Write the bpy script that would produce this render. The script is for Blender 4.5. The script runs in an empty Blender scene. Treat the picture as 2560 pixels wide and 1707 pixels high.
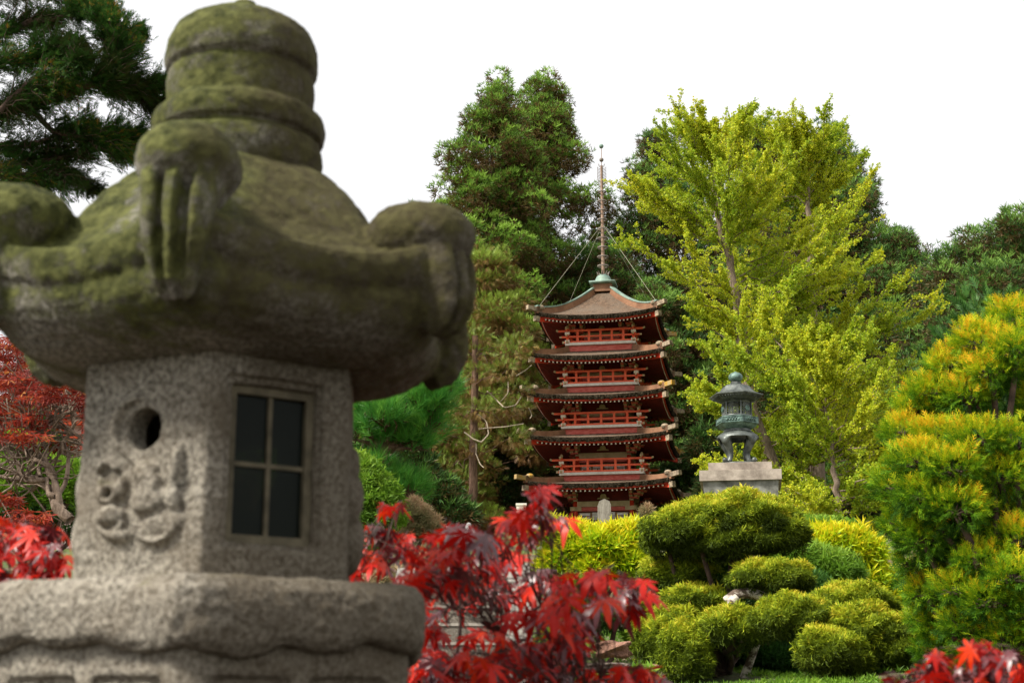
import bpy, math, random
import numpy as np
from mathutils import Vector, Matrix
R_ = math.radians
sc = bpy.context.scene

# ------------------------------------------------------------------ camera, world, sun, exposure
F = 3740.0; PITCH = R_(13.8); CAMZ = 1.6
cam = bpy.data.cameras.new('camera'); camo = bpy.data.objects.new('camera', cam); sc.collection.objects.link(camo)
cam.sensor_width = 36; cam.lens = 36 * F / 2560; cam.clip_start = .05; cam.clip_end = 600
camo.location = (0, 0, CAMZ); camo.rotation_euler = (math.pi/2 + PITCH, 0, 0); sc.camera = camo
cam.dof.use_dof = True; cam.dof.focus_distance = 40; cam.dof.aperture_fstop = 7.6
SUN_EL, SUN_AZ = R_(49), R_(-118)          # sun high, behind the camera and to the left (azimuth from +Y, clockwise)
w = bpy.data.worlds.new('World'); sc.world = w; w.use_nodes = True
nt = w.node_tree; bg = nt.nodes['Background']
sky = nt.nodes.new('ShaderNodeTexSky'); sky.sky_type = 'NISHITA'; sky.sun_disc = False
sky.sun_elevation = SUN_EL; sky.sun_rotation = SUN_AZ; sky.dust_density = 3; sky.air_density = 1.2
hs = nt.nodes.new('ShaderNodeHueSaturation'); hs.inputs['Saturation'].default_value = .15
mx = nt.nodes.new('ShaderNodeMix'); mx.data_type = 'RGBA'; mx.inputs[0].default_value = .75
mx.inputs[7].default_value = (9.0, 9.0, 9.1, 1)   # even overcast cloud deck
nt.links.new(sky.outputs[0], hs.inputs['Color']); nt.links.new(hs.outputs[0], mx.inputs[6])
nt.links.new(mx.outputs[2], bg.inputs[0]); bg.inputs[1].default_value = .069
sd = bpy.data.lights.new('sun', 'SUN'); sd.energy = 3.4; sd.angle = R_(12); sd.color = (1, .95, .86)
so = bpy.data.objects.new('sun', sd); sc.collection.objects.link(so)
sdir = Vector((math.sin(SUN_AZ)*math.cos(SUN_EL), math.cos(SUN_AZ)*math.cos(SUN_EL), math.sin(SUN_EL)))
so.rotation_euler = sdir.to_track_quat('Z', 'Y').to_euler(); so.location = (0, 0, 60)
sc.view_settings.view_transform = 'Standard'; sc.view_settings.look = 'None'
sc.view_settings.exposure = 1.06; sc.view_settings.gamma = 1
sc.cycles.max_bounces = 5; sc.cycles.transparent_max_bounces = 8
sc.cycles.use_denoising = True

# ------------------------------------------------------------------ helpers
def at(px, py, Y):
    "world point seen at photograph pixel (px,py) and standing at depth Y"
    xc = (px-1280)/F; yc = (853.5-py)/F
    dy = math.cos(PITCH) - yc*math.sin(PITCH); dz = math.sin(PITCH) + yc*math.cos(PITCH)
    return np.array((xc/dy*Y, Y, CAMZ + dz/dy*Y))
def ppm(Y, z=3): return F/(Y*math.cos(PITCH) + (z-CAMZ)*math.sin(PITCH))
def lerp(a, b, t): return a + (b-a)*t
def interp(x, xs, ys): return np.interp(x, xs, ys)
def unit(v): v = np.asarray(v, float); return v/(np.linalg.norm(v, axis=-1, keepdims=True)+1e-9)

def tag(o, label=None, cat=None, group=None, kind=None):
    if label: o['label'] = label
    if cat: o['category'] = cat
    if group: o['group'] = group
    if kind: o['kind'] = kind
    return o
def thing(name, label, cat, loc, rz=0, group=None):
    o = bpy.data.objects.new(name, None); sc.collection.objects.link(o); o.empty_display_size = .2
    o.location = [float(c) for c in loc]; o.rotation_euler = (0, 0, rz)
    return tag(o, label, cat, group)
def link(name, me, parent=None):
    o = bpy.data.objects.new(name, me); sc.collection.objects.link(o); o.parent = parent; return o
def copy_tree(o, parent=None):
    c = o.copy(); sc.collection.objects.link(c); c.parent = parent
    for ch in list(o.children): copy_tree(ch, c)
    return c

class MB:
    "collects geometry for ONE mesh object"
    def __init__(s): s.v = []; s.f = []; s.m = []
    def add(s, V, Fc, mi=0):
        n = len(s.v); s.v.extend([tuple(map(float, p)) for p in V])
        for f in Fc: s.f.append(tuple(n+i for i in f)); s.m.append(mi)
        return s
    def box(s, c, d, rz=0, mi=0, rx=0, ry=0):
        M = Matrix.Rotation(rz, 3, 'Z') @ Matrix.Rotation(ry, 3, 'Y') @ Matrix.Rotation(rx, 3, 'X')
        V = [Vector(c) + M @ Vector((x*d[0]/2, y*d[1]/2, z*d[2]/2)) for x in (-1, 1) for y in (-1, 1) for z in (-1, 1)]
        return s.add(V, [(0,1,3,2), (4,6,7,5), (0,4,5,1), (2,3,7,6), (0,2,6,4), (1,5,7,3)], mi)
    def bar(s, a, b, wd, ht, mi=0):
        a = Vector(a); b = Vector(b); d = (b-a).normalized(); up = Vector((0, 0, 1))
        if abs(d.z) > .99: up = Vector((0, 1, 0))
        x = d.cross(up).normalized(); u = x.cross(d)
        V = [p + x*sx*wd/2 + u*su*ht/2 for p in (a, b) for sx, su in ((-1,-1), (1,-1), (1,1), (-1,1))]
        return s.add(V, [(3,2,1,0), (4,5,6,7), (0,1,5,4), (1,2,6,5), (2,3,7,6), (3,0,4,7)], mi)
    def tube(s, pts, rad, n=8, mi=0, cap=True, rough=0, seed=0):
        pts = [Vector(p) for p in pts]; rr = random.Random(seed)
        if not hasattr(rad, '__len__'): rad = [rad]*len(pts)
        V = []; x = None
        for i, p in enumerate(pts):
            d = (pts[min(i+1, len(pts)-1)] - pts[max(i-1, 0)]).normalized()
            if x is None: x = d.orthogonal().normalized()
            x = (x - d*x.dot(d)).normalized(); y = d.cross(x)
            for k in range(n):
                a = 2*math.pi*k/n; r = rad[i]*(1 + rough*(rr.random()-.5))
                V.append(p + x*math.cos(a)*r + y*math.sin(a)*r)
        Fc = []
        for i in range(len(pts)-1):
            for k in range(n):
                Fc.append((i*n+k, i*n+(k+1)%n, (i+1)*n+(k+1)%n, (i+1)*n+k))
        if cap: Fc.append(tuple(range(n-1, -1, -1))); Fc.append(tuple((len(pts)-1)*n+k for k in range(n)))
        return s.add(V, Fc, mi)
    def lathe(s, prof, n=48, c=(0,0,0), ph=0, mi=0, poly=None):
        "prof = (r,z) from bottom to top; poly=6 makes every ring a hexagon"
        V = []
        for r, z in prof:
            for k in range(n):
                a = ph + 2*math.pi*k/n; q = r
                if poly:
                    s_ = 2*math.pi/poly; t = (a-ph) % s_ - s_/2; q = r*math.cos(s_/2)/math.cos(t)
                V.append((c[0]+q*math.cos(a), c[1]+q*math.sin(a), c[2]+z))
        Fc = [(i*n+k, i*n+(k+1)%n, (i+1)*n+(k+1)%n, (i+1)*n+k) for i in range(len(prof)-1) for k in range(n)]
        Fc.append(tuple(range(n-1, -1, -1))); Fc.append(tuple((len(prof)-1)*n+k for k in range(n)))
        return s.add(V, Fc, mi)
    def ball(s, c, r, n=12, M=None, mi=0, m=8):
        if not hasattr(r, '__len__'): r = (r, r, r)
        V = []; M = M or Matrix.Identity(3)
        for i in range(1, m):
            t = math.pi*i/m
            for k in range(n):
                a = 2*math.pi*k/n
                V.append(Vector(c) + M @ Vector((r[0]*math.sin(t)*math.cos(a), r[1]*math.sin(t)*math.sin(a), -r[2]*math.cos(t))))
        V.append(Vector(c) + M @ Vector((0,0,-r[2]))); V.append(Vector(c) + M @ Vector((0,0,r[2])))
        b = (m-1)*n; Fc = [(i*n+k, i*n+(k+1)%n, (i+1)*n+(k+1)%n, (i+1)*n+k) for i in range(m-2) for k in range(n)]
        Fc += [(b, (k+1)%n, k) for k in range(n)] + [(b+1, (m-2)*n+k, (m-2)*n+(k+1)%n) for k in range(n)]
        return s.add(V, Fc, mi)
    def torus(s, c, R, r, n=28, m=8, mi=0, sz=1):
        V = [(c[0]+(R+r*math.cos(b))*math.cos(a), c[1]+(R+r*math.cos(b))*math.sin(a), c[2]+r*sz*math.sin(b))
             for a in [2*math.pi*i/n for i in range(n)] for b in [2*math.pi*j/m for j in range(m)]]
        return s.add(V, [(i*m+j, ((i+1)%n)*m+j, ((i+1)%n)*m+(j+1)%m, i*m+(j+1)%m) for i in range(n) for j in range(m)], mi)
    def grid(s, P, mi=0, closed=False):
        "P[i][j] points -> quads"
        a = len(P); b = len(P[0]); V = [p for row in P for p in row]
        Fc = [(i*b+j, (i+1)*b+j, (i+1)*b+(j+1)%b, i*b+(j+1)%b) for i in range(a-1) for j in range(b if closed else b-1)]
        return s.add(V, Fc, mi)
    def poly(s, pts, n, th, mi=0):
        "extruded flat outline (list of 3d points), thickness th along n"
        n = Vector(n); k = len(pts); V = [Vector(p) for p in pts] + [Vector(p)+n*th for p in pts]
        return s.add(V, [tuple(range(k-1,-1,-1)), tuple(range(k, 2*k))] + [(i, (i+1)%k, k+(i+1)%k, k+i) for i in range(k)], mi)
    def build(s, name, mats, parent=None, smooth=False, off=None):
        me = bpy.data.meshes.new(name); V = s.v
        if off is not None: V = [(x-off[0], y-off[1], z-off[2]) for x, y, z in V]
        me.from_pydata(V, [], s.f)
        if not isinstance(mats, (list, tuple)): mats = [mats]
        for m in mats: me.materials.append(m)
        me.polygons.foreach_set('material_index', s.m)
        if smooth: me.polygons.foreach_set('use_smooth', [True]*len(s.f))
        me.update(); return link(name, me, parent)

def np_mesh(name, V, T, mat, parent=None, tint=None, smooth=False):
    me = bpy.data.meshes.new(name); V = np.asarray(V, np.float32); T = np.asarray(T, np.int32)
    k = T.shape[1]; nf = len(T)
    me.vertices.add(len(V)); me.vertices.foreach_set('co', V.ravel())
    me.loops.add(nf*k); me.loops.foreach_set('vertex_index', T.ravel())
    me.polygons.add(nf); me.polygons.foreach_set('loop_start', np.arange(nf, dtype=np.int32)*k)
    if smooth: me.polygons.foreach_set('use_smooth', np.ones(nf, bool))
    me.materials.append(mat)
    if tint is not None:
        at_ = me.attributes.new('tint', 'FLOAT', 'FACE'); at_.data.foreach_set('value', np.asarray(tint, np.float32))
    me.update(calc_edges=True); return link(name, me, parent)

# ------------------------------------------------------------------ materials
def newmat(name):
    m = bpy.data.materials.new(name); m.use_nodes = True; nt = m.node_tree
    return m, nt, nt.nodes['Principled BSDF']
def N(nt, t, **k):
    n = nt.nodes.new(t)
    for a, b in k.items(): setattr(n, a, b)
    return n
def ramp(nt, fac, stops, interp_='LINEAR'):
    r = nt.nodes.new('ShaderNodeValToRGB'); r.color_ramp.interpolation = interp_; e = r.color_ramp.elements
    while len(e) < len(stops): e.new(.5)
    for i, (p, c) in enumerate(stops): e[i].position = p; e[i].color = (*c, 1) if len(c) == 3 else c
    nt.links.new(fac, r.inputs[0]); return r.outputs[0]
def noise(nt, scale, detail=4, rough=.6, vec=None, dist=0):
    n = nt.nodes.new('ShaderNodeTexNoise'); n.inputs['Scale'].default_value = scale; n.inputs['Detail'].default_value = detail
    n.inputs['Roughness'].default_value = rough; n.inputs['Distortion'].default_value = dist
    if vec is not None: nt.links.new(vec, n.inputs['Vector'])
    return n.outputs['Fac']
def objco(nt, scale=None):
    t = nt.nodes.new('ShaderNodeTexCoord').outputs['Object']
    if scale:
        m = nt.nodes.new('ShaderNodeMapping'); m.inputs['Scale'].default_value = scale; nt.links.new(t, m.inputs[0]); t = m.outputs[0]
    return t
def mixc(nt, fac, a, b, blend='MIX'):
    m = nt.nodes.new('ShaderNodeMix'); m.data_type = 'RGBA'; m.blend_type = blend
    for s, v in ((0, fac), (6, a), (7, b)):
        if hasattr(v, 'links'): nt.links.new(v, m.inputs[s])
        elif s == 0: m.inputs[0].default_value = v
        else: m.inputs[s].default_value = (*v, 1)
    return m.outputs[2]
def math_(nt, op, a, b=None, clamp=False):
    m = nt.nodes.new('ShaderNodeMath'); m.operation = op; m.use_clamp = clamp
    for i, v in enumerate((a, b)):
        if v is None: continue
        if hasattr(v, 'links'): nt.links.new(v, m.inputs[i])
        else: m.inputs[i].default_value = v
    return m.outputs[0]
def bump(nt, bs, h, st=.5, dist=.01):
    b = nt.nodes.new('ShaderNodeBump'); b.inputs['Strength'].default_value = st; b.inputs['Distance'].default_value = dist
    nt.links.new(h, b.inputs['Height']); nt.links.new(b.outputs[0], bs.inputs['Normal'])
def simple(name, c1, c2, scale=8, rough=.7, bst=.3, bd=.01, detail=5, metal=0, sc3=None, lo=.35, hi=.65, spec=.3):
    m, nt, bs = newmat(name); co = objco(nt, sc3); n = noise(nt, scale, detail, .65, co)
    nt.links.new(ramp(nt, n, [(lo, c1), (hi, c2)]), bs.inputs['Base Color'])
    bs.inputs['Roughness'].default_value = rough; bs.inputs['Metallic'].default_value = metal
    bs.inputs['Specular IOR Level'].default_value = spec
    if bst: bump(nt, bs, noise(nt, scale*4, 4, .6, co), bst, bd)
    return m
def leafmat(name, stops, trans=.35, rough=.55, spec=.25, tsat=1.0):
    m, nt, bs = newmat(name)
    a = N(nt, 'ShaderNodeAttribute', attribute_name='tint')
    col = ramp(nt, a.outputs['Fac'], stops)
    nt.links.new(col, bs.inputs['Base Color']); bs.inputs['Roughness'].default_value = rough
    bs.inputs['Specular IOR Level'].default_value = spec
    tr = N(nt, 'ShaderNodeBsdfTranslucent'); nt.links.new(col, tr.inputs[0])
    mx = N(nt, 'ShaderNodeMixShader'); mx.inputs[0].default_value = trans
    nt.links.new(bs.outputs[0], mx.inputs[1]); nt.links.new(tr.outputs[0], mx.inputs[2])
    nt.links.new(mx.outputs[0], nt.nodes['Material Output'].inputs[0]); return m
def stone_moss(name, moss_amt=.5, base=((.055,.05,.04), (.46,.43,.37)), moss=((.028,.030,.009), (.115,.11,.045))):
    m, nt, bs = newmat(name); co = objco(nt)
    sp = noise(nt, 120, 5, .9, co); big = noise(nt, 7, 5, .65, co); mid = noise(nt, 38, 4, .7, co)
    g = ramp(nt, sp, [(.40, base[0]), (.60, base[1])])
    g = mixc(nt, ramp(nt, big, [(.35, (0,0,0)), (.7, (.65,.65,.65))]), g, (.15,.12,.085))
    ge = N(nt, 'ShaderNodeNewGeometry'); sx = N(nt, 'ShaderNodeSeparateXYZ'); nt.links.new(ge.outputs['Normal'], sx.inputs[0])
    f = math_(nt, 'ADD', math_(nt, 'MULTIPLY', sx.outputs['Z'], .22), math_(nt, 'ADD', math_(nt, 'MULTIPLY', big, 1.1), math_(nt, 'MULTIPLY', mid, .5)))
    f = math_(nt, 'SUBTRACT', f, 1.15 - moss_amt)
    mf = ramp(nt, f, [(.12, (0,0,0)), (.42, (1,1,1))])
    mc = ramp(nt, mid, [(.35, moss[0]), (.68, moss[1])])
    col = mixc(nt, mf, g, mc)
    so_ = N(nt, 'ShaderNodeSeparateXYZ'); nt.links.new(co, so_.inputs[0])     # dark brown tone growing towards the right side, uneven through noise
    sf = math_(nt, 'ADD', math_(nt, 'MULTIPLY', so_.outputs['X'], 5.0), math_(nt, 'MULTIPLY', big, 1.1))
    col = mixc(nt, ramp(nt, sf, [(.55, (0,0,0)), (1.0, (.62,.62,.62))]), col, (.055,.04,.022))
    nt.links.new(col, bs.inputs['Base Color']); bs.inputs['Roughness'].default_value = .95; bs.inputs['Specular IOR Level'].default_value = .15
    h = math_(nt, 'ADD', math_(nt, 'MULTIPLY', mid, 1.2), math_(nt, 'MULTIPLY', sp, .6))
    bump(nt, bs, h, .9, .006); return m

M = {}
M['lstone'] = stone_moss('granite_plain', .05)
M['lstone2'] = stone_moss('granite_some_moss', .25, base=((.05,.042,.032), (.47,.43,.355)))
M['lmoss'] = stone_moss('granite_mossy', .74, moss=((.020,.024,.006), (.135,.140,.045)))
M['wframe'] = simple('weathered_window_wood', (.06,.05,.03), (.13,.11,.07), 30, .8, .2, .002)
M['void'] = simple('soot_dark', (.015,.014,.012), (.03,.027,.022), 9, .9, 0)
M['thatch'] = None
def thatch():
    m, nt, bs = newmat('bark_thatch'); co = objco(nt, (1, 1, 9)); n = noise(nt, 6, 5, .7, co); n2 = noise(nt, 2.2, 4, .6, objco(nt))
    wv = N(nt, 'ShaderNodeTexBrick'); wv.inputs['Scale'].default_value = 9; wv.inputs['Color1'].default_value = (.2,.13,.085,1)
    wv.inputs['Color2'].default_value = (.11,.075,.052,1); wv.inputs['Mortar'].default_value = (.03,.02,.015,1); wv.inputs['Mortar Size'].default_value = .03
    wv.inputs['Brick Width'].default_value = .8; wv.inputs['Row Height'].default_value = .32
    uv = N(nt, 'ShaderNodeAttribute', attribute_name='UVMap'); nt.links.new(uv.outputs['Vector'], wv.inputs['Vector'])
    c = mixc(nt, ramp(nt, n2, [(.35,(0,0,0)), (.7,(.6,.6,.6))]), wv.outputs['Color'], (.16,.13,.10))
    nt.links.new(c, bs.inputs['Base Color']); bs.inputs['Roughness'].default_value = .95; bs.inputs['Specular IOR Level'].default_value = .1
    bump(nt, bs, n, .8, .03); return m
M['thatch'] = thatch()
M['thatch_edge'] = simple('rotten_thatch_edge', (.028,.021,.014), (.17,.135,.085), 26, 1, .9, .05, sc3=(1,1,1.6), lo=.5, hi=.70, spec=.05)
M['ridge'] = simple('orange_copper_ridge', (.17,.08,.042), (.30,.155,.085), 3, .7, .2, .01)
M['verdi'] = simple('verdigris', (.12,.19,.16), (.27,.36,.29), 5, .7, .2, .01)
M['lichen'] = simple('lichened_wood', (.16,.12,.085), (.38,.30,.20), 10, .9, .5, .02, lo=.4, hi=.6)
M['lichen_y'] = simple('orange_lichen', (.36,.27,.14), (.42,.23,.03), 6, .9, .5, .02, lo=.4, hi=.6)
M['red'] = simple('vermilion_paint', (.50,.035,.012), (.66,.06,.022), 5, .5, .15, .004)
M['red_rail'] = simple('orange_red_paint', (.80,.10,.035), (.90,.16,.065), 6, .5, .15, .004)
M['red_faded'] = simple('faded_red_paint', (.46,.06,.045), (.66,.18,.14), 7, .7, .3, .006, sc3=(1,1,4))
M['red_deep'] = simple('deep_red_boards', (.10,.008,.004), (.19,.014,.007), 5, .6, .2, .006)
M['cream'] = simple('cream_paint', (.40,.30,.16), (.56,.44,.27), 5, .7, .15, .004)
M['cap'] = simple('white_tip_paint', (.75,.68,.55), (.85,.8,.7), 8, .6, 0)
M['white'] = simple('white_paint', (.62,.57,.5), (.82,.78,.72), 7, .6, .15, .004)
M['brownw'] = simple('brown_wood', (.17,.09,.045), (.27,.16,.08), 9, .7, .3, .004, sc3=(3,3,.6))
M['spire'] = simple('weathered_copper_pole', (.25,.15,.10), (.36,.25,.18), 9, .6, .1, .004)
M['spirering'] = simple('grey_bronze', (.12,.09,.075), (.22,.19,.16), 9, .6, .1, .004)
M['wire'] = simple('pale_wire', (.3,.28,.2), (.4,.38,.28), 9, .6, 0)
M['bronze'] = simple('bronze_patina', (.04,.047,.043), (.15,.165,.15), 6, .45, .4, .01, metal=.35, detail=6, lo=.38, hi=.68, spec=.5)
M['bronzeg'] = simple('green_bronze_patina', (.03,.06,.05), (.16,.25,.21), 9, .5, .4, .01, metal=.3, lo=.38, hi=.64, spec=.5)
M['slab'] = simple('pink_grey_stone_slab', (.19,.155,.125), (.44,.375,.31), 3.5, .85, .4, .01, detail=7)
M['plinth'] = simple('stained_render', (.07,.07,.058), (.30,.30,.27), 2.8, .85, .4, .01, detail=8)
M['stela'] = simple('lichened_slab', (.17,.15,.12), (.33,.30,.25), 8, .9, .6, .02, sc3=(1,1,.4))
M['conc'] = simple('pebbled_concrete', (.10,.085,.065), (.27,.235,.19), 110, .9, .8, .01, lo=.38, hi=.62, detail=3)
M['concedge'] = simple('light_concrete_nosing', (.25,.22,.18), (.38,.34,.29), 20, .8, .2, .004)
M['cheek'] = simple('smooth_grey_concrete', (.17,.155,.13), (.27,.25,.22), 6, .85, .3, .004)
M['steel'] = simple('galvanised_rail', (.34,.33,.31), (.46,.45,.42), 12, .5, 0, metal=.4)
M['steeld'] = simple('dark_rail_post', (.03,.03,.028), (.06,.06,.055), 12, .5, 0)
M['rock'] = simple('red_rock', (.09,.04,.025), (.36,.19,.13), 5, .85, 1, .06, detail=8, lo=.34, hi=.68)
M['rock2'] = simple('grey_brown_rock', (.07,.055,.042), (.25,.19,.15), 6, .9, 1, .06, detail=8)
M['log'] = simple('dark_log', (.05,.035,.028), (.16,.12,.095), 7, .9, .8, .02, sc3=(1,1,.3))
M['bark'] = simple('red_brown_bark', (.075,.04,.025), (.24,.145,.095), 9, .95, .9, .05, sc3=(2,2,.35))
M['barkg'] = simple('grey_tan_bark', (.12,.085,.06), (.32,.24,.18), 9, .95, .8, .03, sc3=(2,2,.5))
M['barkd'] = simple('dark_bark', (.035,.022,.015), (.11,.07,.05), 9, .95, .7, .02)
M['twigp'] = simple('pale_dead_wood', (.22,.17,.12), (.40,.33,.24), 12, .9, .3, .01)
M['twigr'] = simple('maple_twig', (.03,.016,.012), (.08,.045,.035), 18, .6, .2, .002)
M['whitebark'] = simple('white_peeling_bark', (.10,.07,.05), (.6,.54,.46), 9, .9, .6, .02, lo=.45, hi=.55)
def ground():
    m, nt, bs = newmat('mossy_soil'); co = objco(nt); a = noise(nt, .9, 6, .65, co); b = noise(nt, 14, 5, .7, co)
    c = mixc(nt, ramp(nt, a, [(.42, (0,0,0)), (.56, (1,1,1))]), ramp(nt, b, [(.35,(.035,.07,.012)), (.65,(.12,.17,.03))]), ramp(nt, b, [(.3,(.07,.045,.028)), (.7,(.2,.15,.08))]))
    nt.links.new(c, bs.inputs['Base Color']); bs.inputs['Roughness'].default_value = 1; bump(nt, bs, b, .9, .05); return m
M['ground'] = ground()

# leaf colours: tint 0..1 runs through them; conifer clumps paint top light with it
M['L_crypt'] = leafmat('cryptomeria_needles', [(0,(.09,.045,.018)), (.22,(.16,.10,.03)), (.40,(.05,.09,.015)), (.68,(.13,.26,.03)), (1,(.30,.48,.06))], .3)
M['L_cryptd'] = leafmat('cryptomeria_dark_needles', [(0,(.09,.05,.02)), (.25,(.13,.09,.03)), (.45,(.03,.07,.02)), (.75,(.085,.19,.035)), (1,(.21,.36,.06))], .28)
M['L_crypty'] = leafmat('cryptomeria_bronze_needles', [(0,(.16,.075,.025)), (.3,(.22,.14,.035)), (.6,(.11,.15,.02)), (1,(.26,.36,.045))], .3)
M['L_ginkgo'] = leafmat('ginkgo_leaves', [(0,(.22,.36,.02)), (.4,(.42,.50,.025)), (.75,(.60,.62,.03)), (1,(.75,.62,.02))], .4)
M['L_pine'] = leafmat('bright_pine_needles', [(0,(.03,.11,.02)), (.6,(.06,.24,.03)), (1,(.17,.40,.05))], .3, .4)
M['L_cypress'] = leafmat('dark_cypress_sprays', [(0,(.045,.045,.012)), (.4,(.025,.055,.013)), (.8,(.05,.14,.024)), (.93,(.13,.19,.04)), (1,(.30,.17,.03))], .2, .6, .12)
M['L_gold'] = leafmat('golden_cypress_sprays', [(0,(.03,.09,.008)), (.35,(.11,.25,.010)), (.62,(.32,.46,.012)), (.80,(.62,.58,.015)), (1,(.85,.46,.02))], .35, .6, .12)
M['L_thread'] = leafmat('thread_cypress_foliage', [(0,(.04,.06,.010)), (.35,(.11,.16,.012)), (.6,(.25,.33,.018)), (.85,(.48,.52,.025)), (1,(.66,.52,.05))], .3, .6, .12)
M['L_mop'] = leafmat('green_mop_foliage', [(0,(.07,.15,.015)), (.5,(.15,.30,.02)), (1,(.33,.46,.05))], .35)
M['L_nandina'] = leafmat('yellow_pointed_leaves', [(0,(.08,.22,.006)), (.35,(.30,.48,.01)), (.7,(.66,.68,.015)), (1,(.85,.66,.03))], .4, .45)
M['L_green'] = leafmat('shrub_green_leaves', [(0,(.02,.06,.012)), (.5,(.045,.13,.02)), (1,(.11,.25,.035))], .3)
M['L_tan'] = leafmat('bronze_pink_shrub', [(0,(.13,.16,.06)), (.5,(.30,.24,.12)), (1,(.50,.30,.18))], .3)
M['L_orange'] = leafmat('orange_maple_leaves', [(0,(.30,.12,.03)), (.5,(.50,.17,.06)), (1,(.62,.28,.12))], .4)
M['L_redmap'] = leafmat('dark_red_maple_leaves', [(0,(.09,.014,.01)), (.5,(.26,.022,.012)), (.85,(.42,.06,.02)), (1,(.5,.2,.05))], .45)
M['L_near'] = leafmat('scarlet_maple_leaves', [(0,(.15,.004,.004)), (.35,(.34,.006,.004)), (.75,(.60,.014,.005)), (1,(.74,.055,.006))], .42, .42, .28)
M['L_purple'] = leafmat('plum_maple_leaves', [(0,(.05,.008,.012)), (1,(.15,.02,.024))], .2, .38, .85)

# ------------------------------------------------------------------ foliage
def frames(d, rng):
    d = unit(d); r = rng.normal(size=d.shape); x = unit(np.cross(d, r)); y = np.cross(d, x); return x, y, d
def leaves(name, mat, parent, pos, d, scale, tint, tmpl, rng, up=None, off=(0,0,0), jit=.10):
    "one mesh of len(pos) copies of a leaf template laid along d"
    V, T = tmpl
    pos = np.asarray(pos, float) - np.asarray(off, float)
    if up is None: x, y, z = frames(d, rng)
    else:
        z = unit(d); x = unit(np.cross(z, up)); y = np.cross(z, x)*-1; y = np.cross(z, x); y = np.where((y*up).sum(-1, keepdims=True) < 0, -y, y)
    P = pos[:,None,:] + scale[:,None,None]*(V[None,:,0:1]*x[:,None,:] + V[None,:,1:2]*y[:,None,:] + V[None,:,2:3]*z[:,None,:])
    n, k = len(pos), len(V)
    TT = (T[None]+ (np.arange(n)*k)[:,None,None]).reshape(-1, 3)
    tn = np.repeat(tint, len(T)) + rng.normal(0, jit, n*len(T))
    return np_mesh(name, P.reshape(-1,3), TT, mat, parent, np.clip(tn, 0.001, .999))
def t_tuft(n, spread, wd, seed=1, up=.0):
    r = np.random.default_rng(seed); V = []; T = []
    for i in range(n):
        a = 2*math.pi*(i+r.random()*.7)/n; s = spread*(.45+.55*r.random()); L = .7+.5*r.random()
        d = unit((math.sin(s)*math.cos(a), math.sin(s)*math.sin(a), math.cos(s)))
        b = unit(np.cross(d, r.normal(size=3)))
        k = len(V); V += [b*wd*.5*0.6, -b*wd*.5*.6, d*L*.55+b*wd*.5, d*L]; T += [(k,k+1,k+2), (k+1,k+3,k+2)]
    return np.array(V), np.array(T)
def t_spray(n=6, wd=.09, seed=2):
    "flat fern-like spray in the xz plane"
    r = np.random.default_rng(seed); V = []; T = []
    V += [(-wd*.4,0,0), (wd*.4,0,0), (0,0,1)]; T.append((0,1,2))
    for i in range(n):
        z = .08+.75*i/n; sgn = 1 if i % 2 else -1; L = (.55-.35*i/n); a = .75
        p = np.array((0,0,z)); d = np.array((sgn*math.sin(a), .25*(r.random()-.5), math.cos(a)))
        k = len(V); V += [p-np.array((0,0,wd*.7)), p+np.array((0,0,wd*.7)), p+d*L]; T.append((k,k+1,k+2))
    return np.array(V, float), np.array(T)
def t_fan(n=4, seed=3):
    r = np.random.default_rng(seed); V = []; T = []
    for i in range(n):
        d = unit(r.normal(size=3)+np.array((0,0,.6))); b = unit(np.cross(d, r.normal(size=3))); k = len(V)
        V += [d*.15, d*.75+b*.42, d*.95, d*.75-b*.42]; T += [(k,k+1,k+2), (k,k+2,k+3)]
    return np.array(V), np.array(T)
def t_pointed(n=5, wd=.2, seed=4, spread=1.0):
    r = np.random.default_rng(seed); V = []; T = []
    for i in range(n):
        a = 2*math.pi*(i+.6*r.random())/n; s = spread*(.35+.65*r.random())
        d = unit((math.sin(s)*math.cos(a), math.sin(s)*math.sin(a), math.cos(s))); b = unit(np.cross(d, (math.sin(a+1), math.cos(a), .3)))
        n_ = np.cross(d, b); L = .8+.4*r.random(); k = len(V)
        V += [d*.05, d*L*.45+b*wd/2+n_*.03, d*L-n_*.08, d*L*.45-b*wd/2+n_*.03, d*L*.5-n_*.02]
        T += [(k,k+1,k+4), (k+1,k+2,k+4), (k+2,k+3,k+4), (k+3,k,k+4)]
    return np.array(V), np.array(T)
def t_thread(n=5, seed=5, wd=.045, droop=.5, spread=1.0):
    r = np.random.default_rng(seed); V = []; T = []
    for i in range(n):
        a = 2*math.pi*(i+r.random())/n; s = spread*(.3+.7*r.random())
        d = unit((math.sin(s)*math.cos(a), math.sin(s)*math.sin(a), math.cos(s))); b = unit(np.cross(d, r.normal(size=3)))
        k = len(V); m1 = d*.5; e = d*.85 + r.normal(size=3)*.18
        V += [b*wd, -b*wd, m1+b*wd, m1-b*wd, e]; T += [(k,k+1,k+2), (k+1,k+3,k+2), (k+2,k+3,k+4)]
    return np.array(V), np.array(T)
def t_needles(n=26, seed=6, wd=.012):
    r = np.random.default_rng(seed); V = []; T = []
    for i in range(n):
        t = r.random(); a = r.random()*6.283; s = .25+.75*(1-t)*r.random()+.15
        p = np.array((0,0,t*.45)); d = unit((math.sin(s)*math.cos(a), math.sin(s)*math.sin(a), math.cos(s))); b = unit(np.cross(d, r.normal(size=3)))
        k = len(V); V += [p+b*wd, p-b*wd, p+d*(.5+.25*r.random())]; T.append((k,k+1,k+2))
    return np.array(V), np.array(T)
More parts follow.
